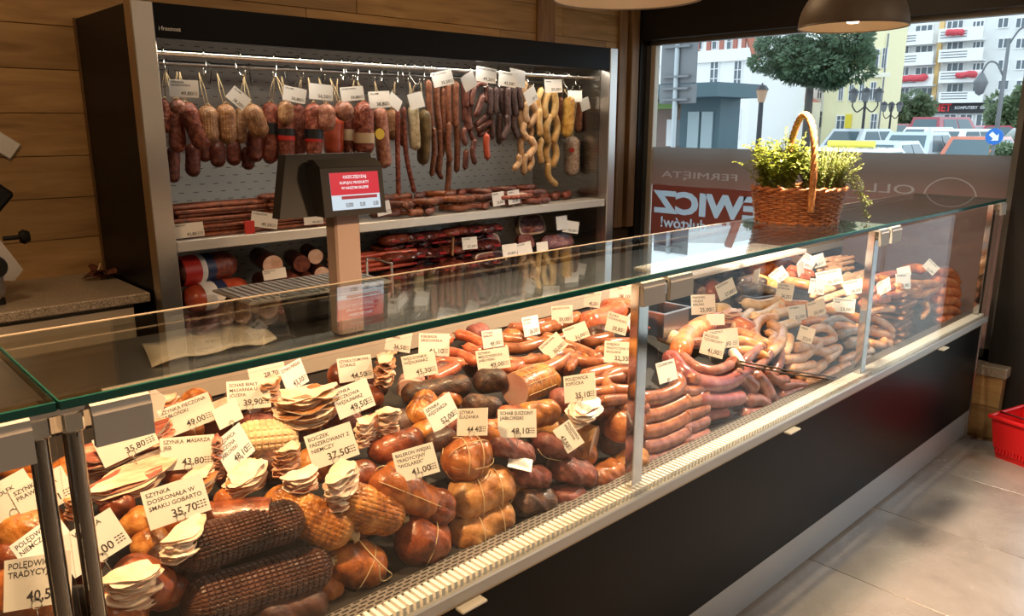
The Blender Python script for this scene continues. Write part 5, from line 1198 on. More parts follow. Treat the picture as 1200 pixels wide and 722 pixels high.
# customer display
cx = .035; cdp = MB(); cdp.prism([(-.105+cx, -.07, .372), (.105+cx, -.07, .372), (.105+cx, -.055, .512), (-.105+cx, -.055, .512)], (0, .075, .0))
sp_('customer_display', cdp, blackmat)
sp_('display_hood', MB().prism([(-.105+cx, -.058, .5125), (.105+cx, -.058, .5125), (.105+cx, -.02, .535), (-.105+cx, -.02, .535)], (0, .035, -.003)), blackmat)
def onscr(u, v, off=.0006):               # u 0..1 across, v 0..1 up
    a = Vec((-.078+cx, -.0685, .390)); ux = Vec((.165, 0, 0)); vy = Vec((0, .0115, .107)); n = ux.cross(vy).normalized(); return a+ux*u+vy*v+n*off
def spatch(n, u0, v0, u1, v1, m, off): return sp_(n, MB().add([onscr(u0, v0, off), onscr(u1, v0, off), onscr(u1, v1, off), onscr(u0, v1, off)], [(0, 1, 2, 3)]), m)
E_ = lambda n, c, s=1.0: mat(n, (0, 0, 0), .3, emit=c, es=s)
spatch('screen', 0, 0, 1, 1, E_('screen_white', (.75, .86, .95), .85), .0010)
spatch('screen_banner', 0, .40, 1, 1, E_('screen_red', (.72, .03, .05), .9), .0016)
spatch('screen_bar', .2, .28, .94, .37, E_('screen_dark_red', (.50, .04, .05), .8), .0016)
spatch('screen_line', 0, .365, 1, .385, E_('screen_line', (.9, .85, .85), .8), .0020)
wtx = E_('screen_text', (.95, .93, .93), 1.0); dtx = mat('screen_digits', (.03, .04, .05), .5)
def stext(s, u, v, h, w, m):
    vv, f = text_geo(s, 1, .02); a = min(p.x for p in vv); b = max(p.x for p in vv)
    sp_('screen_lettering', MB().add([onscr(u+(p.x-a)/(b-a)*w, v+p.y*h, .0026) for p in vv], f), m)
stext('OSZCZĘDZAJ', .26, .84, .11, .48, wtx); stext('KUPUJĄC PRODUKTY', .19, .69, .10, .60, wtx); stext('W NASZYM SKLEPIE', .21, .55, .10, .56, wtx)
stext('0,000', .27, .07, .16, .15, dtx); stext('0,00', .56, .07, .16, .11, dtx); stext('0,00', .84, .07, .16, .11, dtx)
# paper and tools on the rear worktop
pp = MB(); g = [(u, v) for u in range(9) for v in range(6)]
pp.add([(.66+.045*u+.01*v, 2.10+.045*v, WT+.004+.014*abs(sin(u*.9+v*.5))) for u, v in g], [(a*6+b, (a+1)*6+b, (a+1)*6+b+1, a*6+b+1) for a in range(8) for b in range(5)])
o = pp.build('wrapping_paper', mat('waxed_paper', (.34, .30, .23), .5), None, True); so = o.modifiers.new('thickness', 'SOLIDIFY'); so.thickness = .004; tag(base(o), 'crumpled sheet of pale wrapping paper on the rear worktop', 'paper')
# ============================================================ GRANITE WORKTOP AT THE LEFT WALL
wk = thing('granite_worktop', 'speckled brown granite worktop in the dark left corner', 'worktop', (0, 0, 0))
MB().box((-1.2, 2.93, .985), (.945, 3.515, 1.02), .004).build('slab', granite, wk)
cb = thing('base_cabinet', 'beige base cabinet under the granite worktop', 'cabinet', (0, 0, 0))
cbm = mat('beige_laminate', (.50, .42, .31), .5)
MB().box((-1.2, 2.99, .08), (.90, 3.50, .9845)).build('body', cbm, cb)
for a, b in ((-1.19, -.505), (-.50, .195), (.20, .895)): MB().box((a, 2.972, .09), (b, 2.9895, .70), .002).build('door', cbm, cb); MB().box((a, 2.972, .705), (b, 2.9895, .965), .002).build('drawer', cbm, cb)
MB().box((-1.2, 3.02, 0), (.90, 3.45, .0795)).build('plinth', black, cb)
# slicer: only its right edge is in view
slx = thing('meat_slicer', 'silver meat slicer with black knobs at the left edge on granite', 'slicer', (.50, 3.20, 1.02))
alu = mat('slicer_aluminium', (.55, .53, .50), .32, .85)
MB().box((-.33, -.16, .02), (.02, .20, .12), .02).build('base', alu, slx)
MB().prism([(-.30, -.12, .12), (.055, -.12, .075), (.085, -.12, .11), (-.01, -.12, .30), (-.30, -.12, .30)], (0, .05, 0)).build('gauge_plate', alu, slx)
MB().lathe([(.0001, 0), (.115, 0), (.12, .006), (.115, .012), (.0001, .012)], 40, Matrix.Translation((-.19, -.02, .25))@Matrix.Rotation(R(90), 4, 'X')).build('blade', chrome, slx, True, True)
MB().lathe([(.0001, 0), (.034, 0), (.040, .012), (.034, .03), (.0001, .03)], 20, Matrix.Translation((.0, -.121, .13))@Matrix.Rotation(R(90), 4, 'X')).build('dial', blackmat, slx, True, True)
kn = MB().tube([(.05, -.06, .215), (.105, -.06, .215)], .008, 10); kn.lathe([(.0001, 0), (.02, 0), (.026, .012), (.018, .03), (.0001, .032)], 18, Matrix.Translation((.10, -.06, .215))@Matrix.Rotation(R(90), 4, 'Y')); kn.build('knob', blackmat, slx, True, True)
for x, y in ((-.29, -.12), (.0, -.12), (-.29, .16), (-.02, .16)): cyl((x, y, 0), (x, y, .021), .02, 14).build('foot', blackmat, slx, True, True)
MB().box((-.07, -.03, -.07), (.07, .03, .07), .01, M=Matrix.Translation((.005, -.05, .36))@Matrix.Rotation(R(42), 4, 'Y')).build('product_pusher', blackmat, slx)
MB().prism([(-.30, .06, .30), (-.22, .06, .30), (-.16, .06, .46), (-.24, .06, .46)], (0, .03, 0)).build('pusher_arm', alu, slx)
# wall socket and dried sprig
ws = thing('wall_socket', 'pale socket plate at the left edge of the oak wall', 'socket', (.66, YB-.001, 1.545), None, (0, R(38), 0))
MB().box((-.05, -.012, -.035), (.05, 0, .035), .004).build('plate', white_p, ws); MB().lathe([(.019, 0), (.019, -.003), (.0001, -.003)], 20, Matrix.Translation((.015, -.0125, 0))@Matrix.Rotation(R(90), 4, 'X')).build('socket_hole', blackmat, ws)
sg = thing('dried_sprig', 'small crumpled dark red sprig lying on the granite worktop', 'sprig', Vec(pz(118, 327, 1.02)))
dm = meat('dried_leaf', (.05, .014, .008), (.11, .03, .016), (.20, .07, .035), .7, 30, .4)
for i in range(7):
    rg = random.Random(i); a = i*.9; C = (cos(a)*.03, sin(a)*.024, .014+.010*(i % 3))
    slab(C, Vec((cos(a), sin(a), rg.uniform(-.3, .6)))*.036, Vec((-sin(a), cos(a), rg.uniform(-.4, .4)))*.024, Vec((0, 0, 1)), .002, seed=i, n=10, wav=.006).build('leaf', dm, sg, True)
MB().tube([(-.02, 0, .02), (0, .01, .04), (.012, .02, .06)], .003, 6).build('stem', string, sg, True)
# ============================================================ PENDANT LAMPS OVER THE COUNTER
sh_out = mat('lamp_shade_outside', (.13, .095, .065), .5); sh_in = mat('lamp_shade_inside', (.44, .33, .22), .5)
bulb_m = mat('bulb_glass', (1, 1, 1), .3, emit=(1, .80, .58), es=9)
for i, (x, LZ) in enumerate(((2.79, 1.945), (1.56, 1.912), (.31, 1.93))):
    L_ = thing('pendant_lamp', ['dome pendant lamp in front of the shop window', 'dome pendant lamp cut off by the top edge of the picture, left of the window', 'dome pendant lamp above the left part of the counter, out of the picture'][i], 'lamp', (x, 1.25, LZ), 'pendant lamps over the counter')
    pr = [(.178*sin(a), .172*cos(a)*.98) for a in [R(90-6*k) for k in range(15)]]+[(.02, .176)]
    MB().lathe(pr, 48).build('shade', sh_out, L_, True)
    MB().lathe([(r*.985, z-.003) for r, z in pr][::-1], 48).build('shade_lining', sh_in, L_, True)
    MB().lathe([(.178, 0), (.1795, .002), (.1795, -.003), (.1748, -.003), (.1748, 0)], 48).build('rim', sh_out, L_, True)
    MB().lathe([(.001, .180), (.024, .179), (.026, .225), (.012, .24), (.001, .242)], 20).build('cap', blackmat, L_, True)
    MB().tube([(0, 0, .24), (0, 0, 2.8-LZ)], .004, 8).build('cord', blackmat, L_)
    MB().lathe([(.001, .010), (.018, .012), (.027, .026), (.027, .045), (.014, .075), (.014, .168)], 20).build('bulb', bulb_m, L_, True)
    l = bpy.data.lights.new('bulb_light', 'SPOT'); l.energy = (245, 112, 105)[i]; l.color = ((1, .78, .58), (1, .62, .34), (1, .57, .28))[i]; l.spot_size = R(150); l.spot_blend = .6; l.shadow_soft_size = .035
    o = bpy.data.objects.new('bulb_light', l); COL.objects.link(o); o.parent = L_; o.location = (0, 0, .004)
# ============================================================ HERB BASKET ON THE GLASS
wick = meat('wicker', (.15, .04, .011), (.28, .09, .025), (.40, .155, .05), .45, 60, .3, coat=.15); wick2 = meat('wicker_handle', (.30, .11, .03), (.48, .20, .06), (.62, .30, .10), .4, 60, .3)
BC = Vec((2.79, 1.395, 1.2625))
bk = thing('wicker_basket', 'oval brown wicker basket with tall hoop handle standing on the glass top', 'basket', BC, None, (0, 0, R(-43)))
NW, NS = 15, 34
def br(z): return .143+.022*min(1, z/.11)
for k in range(NW):
    z = .008+k*.0078; rr = br(z); ph = pi*(k % 2); pts = []
    for i in range(NS*4+1):
        a = 2*pi*i/(NS*4); r = rr+.0042*cos(NS*a/1*.5*2/2+ph) if False else rr+.0045*cos(a*NS/2*1.0+ph)
        pts.append((r*cos(a), r*.86*sin(a), z))
    MB().tube(pts, .0043, 6).build('weaver', wick, bk, True)
for i in range(NS):
    a = 2*pi*(i+.0)/NS; MB().tube([(br(0)*cos(a), br(0)*.86*sin(a), .002), (br(.06)*cos(a), br(.06)*.86*sin(a), .06), (br(.12)*cos(a), br(.12)*.86*sin(a), .122)], .0034, 5).build('stake', wick, bk, True)
for dz, ph in ((.122, 0), (.127, pi), (.004, 0)):
    rr = br(dz)+.002; pts = []
    for i in range(161): a = 2*pi*i/160; pts.append(((rr+.004*cos(20*a+ph))*cos(a), (rr+.004*cos(20*a+ph))*.86*sin(a), dz+.004*sin(20*a+ph)))
    MB().tube(pts, .006, 6).build('rim', wick, bk, True)
MB().lathe([(.001, .003), (.15, .003), (.15, .008), (.001, .008)], 34, sx=1, sy=.86).build('bottom', wick, bk)
ha = R(-94); hd_ = Vec((cos(ha), sin(ha), 0)); hp = [hd_*.165*1+Vec((0, 0, .05))]
for i in range(25):
    t = pi*i/24; hp.append(hd_*(.165*cos(t)**1 if True else 0)*(.98 if i in (0, 24) else 1)+Vec((0, 0, .125+.265*sin(t)**.8)))
hp.append(-hd_*.165+Vec((0, 0, .05)))
sp3 = smooth_path(hp, 3)
for k in range(4):
    q = []
    for i, p in enumerate(sp3):
        t = (sp3[min(i+1, len(sp3)-1)]-sp3[max(i-1, 0)]).normalized(); u = Vec((-hd_.y, hd_.x, 0)); v = t.cross(u); a = i*.5+k*pi/2; q.append(p+(u*cos(a)+v*sin(a))*.0065)
    MB().tube(q, .0066, 6).build('handle_strand', wick2, bk, True)
soil = speckle('potting_soil', [(.01, .007, .004), (.03, .02, .012), (.06, .045, .03)], 90, .9)
MB().lathe([(.001, .095), (.150, .093), (.150, .088), (.001, .088)], 30, sx=1, sy=.86).build('soil', soil, bk)
def leafmat(name, c0, c1, c2):
    m = meat(name, c0, c1, c2, .45, 45, .1, var=.12, coat=0); N, L, B = nt(m)
    B.inputs['Transmission Weight'].default_value = 0; B.inputs['Subsurface Weight'].default_value = 0
    o = [n for n in N if n.type == 'OUTPUT_MATERIAL'][0]; t = N.new('ShaderNodeBsdfTranslucent'); x = N.new('ShaderNodeMixShader'); x.inputs[0].default_value = .35
    src = B.inputs['Base Color'].links[0].from_socket; L.new(src, t.inputs[0]); L.new(B.outputs[0], x.inputs[1]); L.new(t.outputs[0], x.inputs[2]); L.new(x.outputs[0], o.inputs[0]); return m
lf1 = leafmat('basil_leaf', (.09, .13, .013), (.20, .25, .025), (.40, .40, .055)); lf2 = leafmat('thyme_leaf', (.07, .12, .02), (.17, .22, .045), (.32, .33, .10)); stem_m = mat('green_stem', (.16, .17, .05), .6)
def leaf(mb, C, d, l, w, rg):
    d = d.normalized(); s = d.cross(Vec((0, 0, 1))); s = s.normalized() if s.length > .01 else Vec((1, 0, 0)); n = s.cross(d)
    C = Vec(C); a = C; b = C+d*l*.45+s*w+n*l*.12; c = C+d*l-n*l*.12; e = C+d*l*.45-s*w+n*l*.12; mid = C+d*l*.5
    mb.add([a, b, c, e, mid], [(0, 1, 4), (1, 2, 4), (2, 3, 4), (3, 0, 4)])
def herb(name, label, cen, rad, hgt, nst, nlf, ll, lw, lm, seed, lean=.5, extra=None):
    t = thing(name, label, 'plant', BC+Vec(cen)+Vec((0, 0, .096))); rg = random.Random(seed); sm = MB(); fm = MB()
    for i in range(nst):
        a = rg.uniform(0, 2*pi); r = rad*math.sqrt(rg.random())*.75; b = Vec((r*cos(a), r*sin(a), 0)); h = hgt*rg.uniform(.55, 1.1)
        out = Vec((cos(a), sin(a), 0))*rad*lean*rg.uniform(.3, 1.2); top = b+out+Vec((rg.uniform(-.02, .02), rg.uniform(-.02, .02), h))
        P = bez(b, b+Vec((0, 0, h*.6)), top, 7); sm.tube(P, .0010, 4)
        for k in range(nlf):
            tt = .25+.75*(k+rg.random())/nlf; q = P[min(7, int(tt*7))].lerp(P[min(7, int(tt*7)+1)], (tt*7) % 1)
            aa = rg.uniform(0, 2*pi); leaf(fm, q, Vec((cos(aa), sin(aa), rg.uniform(-.5, .7))), ll*rg.uniform(.6, 1.25), lw*rg.uniform(.7, 1.2), rg)
    for P in extra or []:
        P = [Vec(p) for p in P]; Q = smooth_path(P, 6); sm.tube(Q, .001, 4)
        for q in Q[2:]:
            for _ in range(5): aa = rg.uniform(0, 2*pi); leaf(fm, q+Vec((rg.uniform(-.012, .012), rg.uniform(-.012, .012), rg.uniform(-.01, .01))), Vec((cos(aa), sin(aa), rg.uniform(-.6, .6))), ll, lw, rg)
    sm.build('stems', stem_m, t); fm.build('foliage', lm, t)
VR = Vec((_r.x, _r.y, 0))                 # along the counter-clockwise side of the basket, left to right for a customer
herb('leafy_herb', 'yellow green leafy herb in the left half of the wicker basket', -VR*.085, .085, .19, 90, 17, .025, .0085, lf1, 3, .7)
herb('tall_herb', 'thin taller herb stems in the middle of the wicker basket', -VR*.03+Vec((.02, .03, 0)), .05, .26, 16, 12, .017, .005, lf1, 9, .5)
herb('thyme_plant', 'fine leaved olive green herb in the right half of the basket, trailing over the rim', VR*.085, .085, .165, 170, 26, .012, .0034, lf2, 5, .8,
     [[VR*.05+Vec((0, 0, .02)), VR*.10+Vec((0, 0, .06)), VR*.14+Vec((0, 0, .02)), VR*.17+Vec((0, 0, -.06)), VR*.19+Vec((-.01, 0, -.085))], [VR*.05+Vec((0, -.02, .02)), VR*.09+Vec((0, -.02, .07)), VR*.125+Vec((0, -.02, .04)), VR*.15+Vec((0, -.02, -.03))], [VR*.06+Vec((0, 0, .02)), VR*.11+Vec((0, .01, .05)), VR*.15+Vec((0, .01, .01)), VR*.20+Vec((0, .01, -.03))]])
# ============================================================ RED SHOPPING BASKET ON THE FLOOR
redp = mat('red_basket_plastic', (.62, .012, .014), .32)
rb_ = thing('shopping_basket', 'red plastic shopping basket on the floor by the end of the counter', 'basket', (4.283, .758, 0), None, (0, 0, R(-105)))
def frust(w0, d0, w1, d1, z0, z1, th, mb):
    A = [(-w0, -d0, z0), (w0, -d0, z0), (w0, d0, z0), (-w0, d0, z0)]; B = [(-w1, -d1, z1), (w1, -d1, z1), (w1, d1, z1), (-w1, d1, z1)]
    A2 = [(x-math.copysign(th, x), y-math.copysign(th, y), z) for x, y, z in A]; B2 = [(x-math.copysign(th, x), y-math.copysign(th, y), z) for x, y, z in B]
    v = A+B+A2+B2; f = []
    for i in range(4):
        j = (i+1) % 4; f += [(i, j, 4+j, 4+i), (8+j, 8+i, 12+i, 12+j), (4+i, 4+j, 12+j, 12+i), (j, i, 8+i, 8+j)]
    mb.add(v, f)
w0, d0, w1, d1 = .185, .105, .215, .135
bd = MB(); frust(w0, d0, w0+.006, d0+.006, .004, .03, .004, bd); frust(w0+.012, d0+.012, w1, d1, .055, .205, .004, bd); bd.box((-w0, -d0, 0), (w0, d0, .004)); bd.build('body', redp, rb_)
sl = MB()
for i in range(24):
    x = -w0+.008+i*(2*w0-.016)/23
    for s in (-1, 1): sl.box((x-.005, s*(d0+.008)-.003, .029), (x+.005, s*(d0+.008)+.003, .057))
for i in range(14):
    y = -d0+.006+i*(2*d0-.012)/13
    for s in (-1, 1): sl.box((s*(w0+.008)-.003, y-.005, .029), (s*(w0+.008)+.003, y+.005, .057))
sl.build('slotted_band', redp, rb_)
rm = MB(); rm.box((-w1-.014, -d1-.014, .204), (w1+.014, -d1+.004, .222), .004).box((-w1-.014, d1-.004, .204), (w1+.014, d1+.014, .222), .004)
for s in (-1, 1):
    rm.box((s*w1-.004 if s > 0 else -w1-.014, -d1, .204), (w1+.014 if s > 0 else -w1+.004, d1, .222), .004)
rm.build('rim', redp, rb_)
for s in (-1, 1):
    MB().tube(smooth_path([(s*w1*.99, -d1*.5, .224), (s*w1*.55, -d1*.62, .229), (0, -d1*.66, .229) if s < 0 else (0, d1*.66, .229), (s*w1*.3, d1*.3 if s > 0 else -d1*.3, .229)], 4), .005, 8).build('handle', mat('dark_red_handle', (.10, .01, .012), .4), rb_, True)
# ============================================================ OUTSIDE: street, houses, cars, trees
GZ = -.30
tag(MB().box((XW+.3, -140, GZ-.2), (190, 190, GZ)).build('street', speckle('asphalt', [(.20, .20, .20), (.30, .30, .30), (.40, .40, .39)], 8, .7)), kind='structure')
tag(MB().box((XW+.22, -30, GZ), (8.6, 40, GZ+.12)).build('pavement', speckle('pavement_slabs', [(.34, .32, .29), (.44, .41, .37), (.52, .49, .45)], 5, .75)), kind='structure')
c_white = mat('render_white', (.82, .82, .80), .8); c_cream = mat('render_cream', (.80, .76, .62), .8); c_yel = mat('render_yellow', (.80, .74, .46), .8); c_red = mat('brick_red', (.42, .16, .12), .8)
c_roof = mat('roof_tiles', (.40, .15, .10), .8); c_win = mat('dark_window_pane', (.12, .15, .17), .15); c_frm = mat('white_window_frame', (.80, .80, .80), .6); c_teal = mat('kiosk_teal', (.06, .11, .13), .5); c_grey = mat('sign_back_grey', (.16, .17, .18), .5)
c_panel = mat('apartment_panel', (.74, .74, .72), .85); c_par = mat('balcony_white', (.84, .84, .82), .8); c_orange = mat('orange_stripe', (.78, .52, .22), .8); c_flw = mat('red_flowers', (.60, .08, .10), .8); c_blk = mat('fascia_black', (.03, .03, .035), .5)
def house(name, label, X, x0, x1, ytop, m, dp=8, cat='building'):
    a = px(x0, ytop, X); b = px(x1, ytop, X); y1, y0 = a.y, b.y; z1 = (a.z+b.z)/2
    t = thing(name, label, cat, (X, (y0+y1)/2, GZ)); t['_x'] = X
    MB().box((0, y0-(y0+y1)/2, 0), (dp, y1-(y0+y1)/2, z1-GZ)).build('wall', m, t); return t
def onwall(t, X, x0, y0, x1, y1, th=.08, name='window', m=None, mull=1, rail=1, pane=True, off=0):
    ym = (y0+y1)/2; a = px(x0, y0, X); b = px(x1, y1, X); o = Vec(t.location); ya, yb = px(x0, ym, X).y-o.y, px(x1, ym, X).y-o.y; zt, zb = a.z-o.z, b.z-o.z
    lo, hi = min(ya, yb), max(ya, yb); w = hi-lo; f = min(w, zt-zb)*.10
    if not pane: return MB().box((-th-off, lo, zb), (-off, hi, zt)).build(name, m, t)
    fr_ = MB().box((-th, lo, zb), (0, lo+f, zt)).box((-th, hi-f, zb), (0, hi, zt)).box((-th, lo+f, zt-f), (0, hi-f, zt)).box((-th, lo+f, zb), (0, hi-f, zb+f))
    for k in range(mull): c = lo+w*(k+1)/(mull+1); fr_.box((-th, c-f*.4, zb+f), (0, c+f*.4, zt-f))
    for k in range(rail): c = zb+(zt-zb)*(.66 if rail == 1 else (k+1)/(rail+1)); fr_.box((-th*.9, lo+f, c-f*.35), (0, hi-f, c+f*.35))
    wn = fr_.build(name, c_frm, t); MB().box((-th*.4, lo+f*.9, zb+f*.9), (0, hi-f*.9, zt-f*.9)).build('pane', c_win, wn); return wn
t = house('townhouse', 'white townhouse with red striped half-timbered gable behind the kiosk', 38, 735, 882, 70, c_white, 6)
gm = MB(); A_ = [px(735, 70, 38), px(883, 70, 38), px(872, 12, 38), px(735, 12, 38)]
o_ = Vec(t.location); gm.prism([(0, p.y-o_.y, p.z-o_.z) for p in A_], (8, 0, 0)).build('gable', c_white, t)
for x in (816, 829, 844, 860, 870): onwall(t, 38, x, 36, x+4.5, 68, .10, 'timber_stripe', c_red, pane=False)
onwall(t, 38, 735, 67, 883, 70, .16, 'cornice', c_white, pane=False)
rf = MB(); a, b = px(871, 8, 38), px(886, 72, 38); rf.tube([(0, a.y-o_.y, a.z-o_.z), (0, b.y-o_.y, b.z-o_.z)], .25, 4); rf.build('roof_edge', c_roof, t)
for q in ((832, 70, 843, 103), (860, 71, 870, 104), (857, 127, 868, 161), (780, 128, 790, 160)): onwall(t, 38, *q, mull=1, rail=2)
for x in (821, 838, 855): onwall(t, 38, x-3, 44, x+3, 58, mull=0, rail=1)
t = house('low_house', 'low cream house with red tiled roof behind the lantern post', 47, 884, 940, 120, c_cream, 2.5)
o_ = Vec(t.location); p0, p1 = px(884, 120, 47), px(940, 120, 47); q0, q1 = px(890, 104, 48.2), px(936, 104, 48.2)
MB().add([(-.3, p0.y-o_.y, p0.z-o_.z), (-.3, p1.y-o_.y, p1.z-o_.z), (1.2, q1.y-o_.y, q1.z-o_.z), (1.2, q0.y-o_.y, q0.z-o_.z), (2.6, p0.y-o_.y, p0.z-o_.z), (2.6, p1.y-o_.y, p1.z-o_.z)], [(0, 1, 2, 3), (3, 2, 5, 4), (0, 3, 4), (1, 5, 2)]).build('roof', c_roof, t)
for q in ((917, 133, 928, 150), (900, 136, 908, 152), (886, 128, 905, 133)): onwall(t, 47, *q)
t = house('white_house', 'plain white house between the tree trunk and the yellow house', 50, 943, 976, 90, c_white, 3)
for q in ((944, 104, 950, 116), (958, 104, 964, 116), (945, 130, 952, 150), (960, 130, 967, 150)): onwall(t, 50, *q)
t = house('yellow_house', 'pale yellow three storey house behind the four armed street lamp', 46, 974, 1040, 22, c_yel, 3)
for q in ((1022, 58, 1031, 82), (1007, 60, 1014, 83), (990, 62, 997, 84), (1020, 96, 1027, 118), (1007, 98, 1013, 118), (983, 100, 989, 118), (995, 99, 1001, 118), (980, 135, 991, 153), (1020, 133, 1028, 160), (1034, 56, 1040, 80)): onwall(t, 46, *q)
onwall(t, 46, 991, 134, 998, 150, .12, 'yellow_poster', mat('yellow_sign', (.75, .6, .05), .6), pane=False)
onwall(t, 46, 974, 88, 1043, 90, .15, 'string_course', c_cream, pane=False); onwall(t, 46, 1035, 40, 1036, 160, .12, 'drainpipe', c_grey, pane=False)
# block of flats
AX = 85
t = house('apartment_block', 'large white block of flats with balconies and red flower boxes', AX, 1040, 1330, -25, c_panel, 14)
for r_, y in enumerate((38, 62, 87, 111)):
    s_ = -.085
    def yy(x, y): return y+s_*(x-1100)
    for (xa, xb, wn) in ((1045, 1098, ((1050, 1066), (1072, 1094))), (1106, 1156, ((1109, 1130), (1139, 1154)))):
        xm = (xa+xb)/2
        bm = MB(); a, b = px(xa, yy(xm, y), AX), px(xb, yy(xm, y+10), AX); o_ = Vec(t.location)
        f_ = MB().box((-1.25, b.y-o_.y, b.z-o_.z), (-1.1, a.y-o_.y, a.z-o_.z)).box((-1.25, b.y-o_.y, b.z-o_.z-.15), (0, a.y-o_.y, b.z-o_.z)); bal = f_.build('balcony', c_par, t)
        rl_ = MB()
        for k in range(3):
            zz = a.z-o_.z+.12+.0*k; rl_.box((-1.27, b.y-o_.y+(a.y-b.y)*.35, b.z-o_.z+.2+.25*k), (-1.25, a.y-o_.y-(a.y-b.y)*.05, b.z-o_.z+.28+.25*k))
        rl_.build('rail', c_grey, bal)
        for w0_, w1_ in wn: onwall(t, AX, w0_, yy(xm, y-11), w1_, yy(xm, y+2), .1, mull=2, rail=0)
    for w0_, w1_ in ((1169, 1183), (1190, 1204), (1214, 1228)): onwall(t, AX, w0_, yy(1185, y-10), w1_, yy(1185, y+2), .1, mull=1, rail=0)
    fx = ((1050, 1070, 0), (1116, 1133, 1), (0, 0, 0), (1128, 1148, 1))[r_] if r_ != 2 else (1128, 1149, 1)
    if r_ in (0, 2): 
        a, b = px(fx[0] if r_ else 1117, yy(1110, y-1), AX), px(fx[1] if r_ else 1134, yy(1110, y+5), AX)
        mbf, _, _ = lump([(-1.5, a.y-o_.y, (a.z+b.z)/2-o_.z), (-1.5, b.y-o_.y, (a.z+b.z)/2-o_.z)], (a.z-b.z)*.55, seed=r_, amp=.4, f=1.5, nu=20); mbf.build('flower_box', c_flw, t)
    if r_ in (0, 2, 3):
        a, b = px(1048, yy(1060, y-1), AX), px((1066, 0, 1092, 1060)[r_], yy(1060, y+5), AX)
        mbf, _, _ = lump([(-1.5, a.y-o_.y, (a.z+b.z)/2-o_.z), (-1.5, b.y-o_.y, (a.z+b.z)/2-o_.z)], (a.z-b.z)*.5, seed=r_+9, amp=.4, f=1.5, nu=20); mbf.build('flower_box', c_flw, t)
onwall(t, AX, 1099, -5, 1104, 118, .25, 'orange_stripe', c_orange, pane=False)
onwall(t, AX, 1041, 120, 1176, 132, .5, 'shop_fascia', c_blk, pane=False)
for x in (1046, 1064, 1105, 1124, 1143): onwall(t, AX, x, 133, x+16, 152, .12, 'shop_window', mull=1, rail=0)
def facade_text(s, x0, x1, y0, y1, m, X=AX, off=.56):
    v, f = text_geo(s, 1, .03); a = min(p.x for p in v); b = max(p.x for p in v); P = px(x0, y1, X); Q = px(x1, y0, X); h = max(p.y for p in v); o_ = Vec(t.location)
    MB().add([(-off, P.y-o_.y+(p.x-a)/(b-a)*(Q.y-P.y), P.z-o_.z+p.y/h*(Q.z-P.z)) for p in v], f).build('sign_lettering', m, t)
facade_text('NET', 1096, 1118, 121.5, 130.5, mat('red_sign_letters', (.75, .05, .05), .5)); facade_text('KOMPUTERY  GSM', 1121, 1160, 124, 128, c_par)
# kiosk, road sign backs, lanterns
def W3(x, y, X): return px(x, y, X)
KX = 17
t = thing('kiosk', 'dark teal kiosk with flat roof and glass doors across the street', 'kiosk', (KX, W3(800, 140, KX).y, GZ)); o_ = Vec(t.location)
def kbox(n, x0, y0, x1, y1, xa, xb, m):
    a, b = W3(x0, y0, KX), W3(x1, y1, KX); ym = min((y0+y1)/2, 145); return MB().box((xa, W3(x1, ym, KX).y-o_.y, 0 if y1 > 190 else b.z-o_.z), (xb, W3(x0, ym, KX).y-o_.y, a.z-o_.z)).build(n, m, t)
kbox('roof', 738, 103, 868, 114, -1.0, 1.0, c_teal); kbox('body', 797, 114, 843, 215, 0, .9, c_teal); kbox('back_wall', 740, 114, 797, 215, .75, .9, mat('kiosk_shop_front', (.22, .15, .12), .7))
for x in (807, 823): 
    d_ = kbox('door_pane', x, 131, x+13, 205, -.05, 0, mat('kiosk_glass', (.32, .40, .42), .2))
for x, m in ((764, c_frm), (776, c_win), (786, c_frm)): kbox('poster', x, 140, x+8, 172, .65, .745, m)
kbox('green_fascia', 742, 120, 775, 127, .63, .745, mat('green_strip', (.25, .40, .12), .6))
SX = 9.5
t = thing('road_sign', 'grey backs of two road sign boards on one post', 'sign', (SX, W3(791, 120, SX).y, GZ)); o_ = Vec(t.location)
def sbox(n, x0, y0, x1, y1, xa, xb, m):
    a, b = W3(x0, y0, SX), W3(x1, y1, SX); ym = (y0+y1)/2; return MB().box((xa, W3(x1, ym, SX).y-o_.y, b.z-o_.z), (xb, W3(x0, ym, SX).y-o_.y, a.z-o_.z), .01).build(n, m, t)
sbox('board', 773, 48, 815, 97, .03, .06, c_grey); sbox('board', 771, 100, 814, 121, .03, .06, c_grey)
top = W3(791, 46, SX).z-o_.z; cyl((0, 0, 0), (0, 0, top), .035).build('post', mat('galvanised_post', (.42, .46, .48), .5, .3), t, True, True)
for y in (55, 90, 104, 117): z = W3(791, y, SX).z-o_.z; MB().box((-.04, -.22, z-.015), (.029, .22, z+.015)).build('bracket', c_grey, t)
def lantern_post(label, X, x, ytop, n, arm, lh, m=c_blk, glow=None):
    P = W3(x, ytop, X); t = thing('street_lantern', label, 'street lamp', (X, P.y, GZ)); h = P.z-GZ
    MB().tube([(0, 0, 0), (0, 0, .5), (0, 0, .55), (0, 0, h)], [.12, .12, .06, .045], 10).build('post', m, t, True, True)
    for i in range(n):
        a = 2*pi*i/n+.4; e = Vec((cos(a), sin(a), 0))*arm
        if arm: MB().tube(smooth_path([(0, 0, h-.45), e*.6+Vec((0, 0, h-.65)), e+Vec((0, 0, h-.45)), e+Vec((0, 0, h-.3))], 4), .025, 6).build('arm', m, t, True)
        z0 = h-.3 if arm else h
        g = MB().lathe([(lh*.16, 0), (lh*.30, lh*.62), (lh*.33, lh*.64)], 6, Matrix.Translation(e+Vec((0, 0, z0)))); l_ = g.build('lantern', glow or c_grey, t)
        MB().lathe([(lh*.36, lh*.64), (lh*.20, lh*.86), (lh*.05, lh*.92), (.01, lh)], 6, Matrix.Translation(e+Vec((0, 0, z0)))).build('lantern_cap', m, l_)
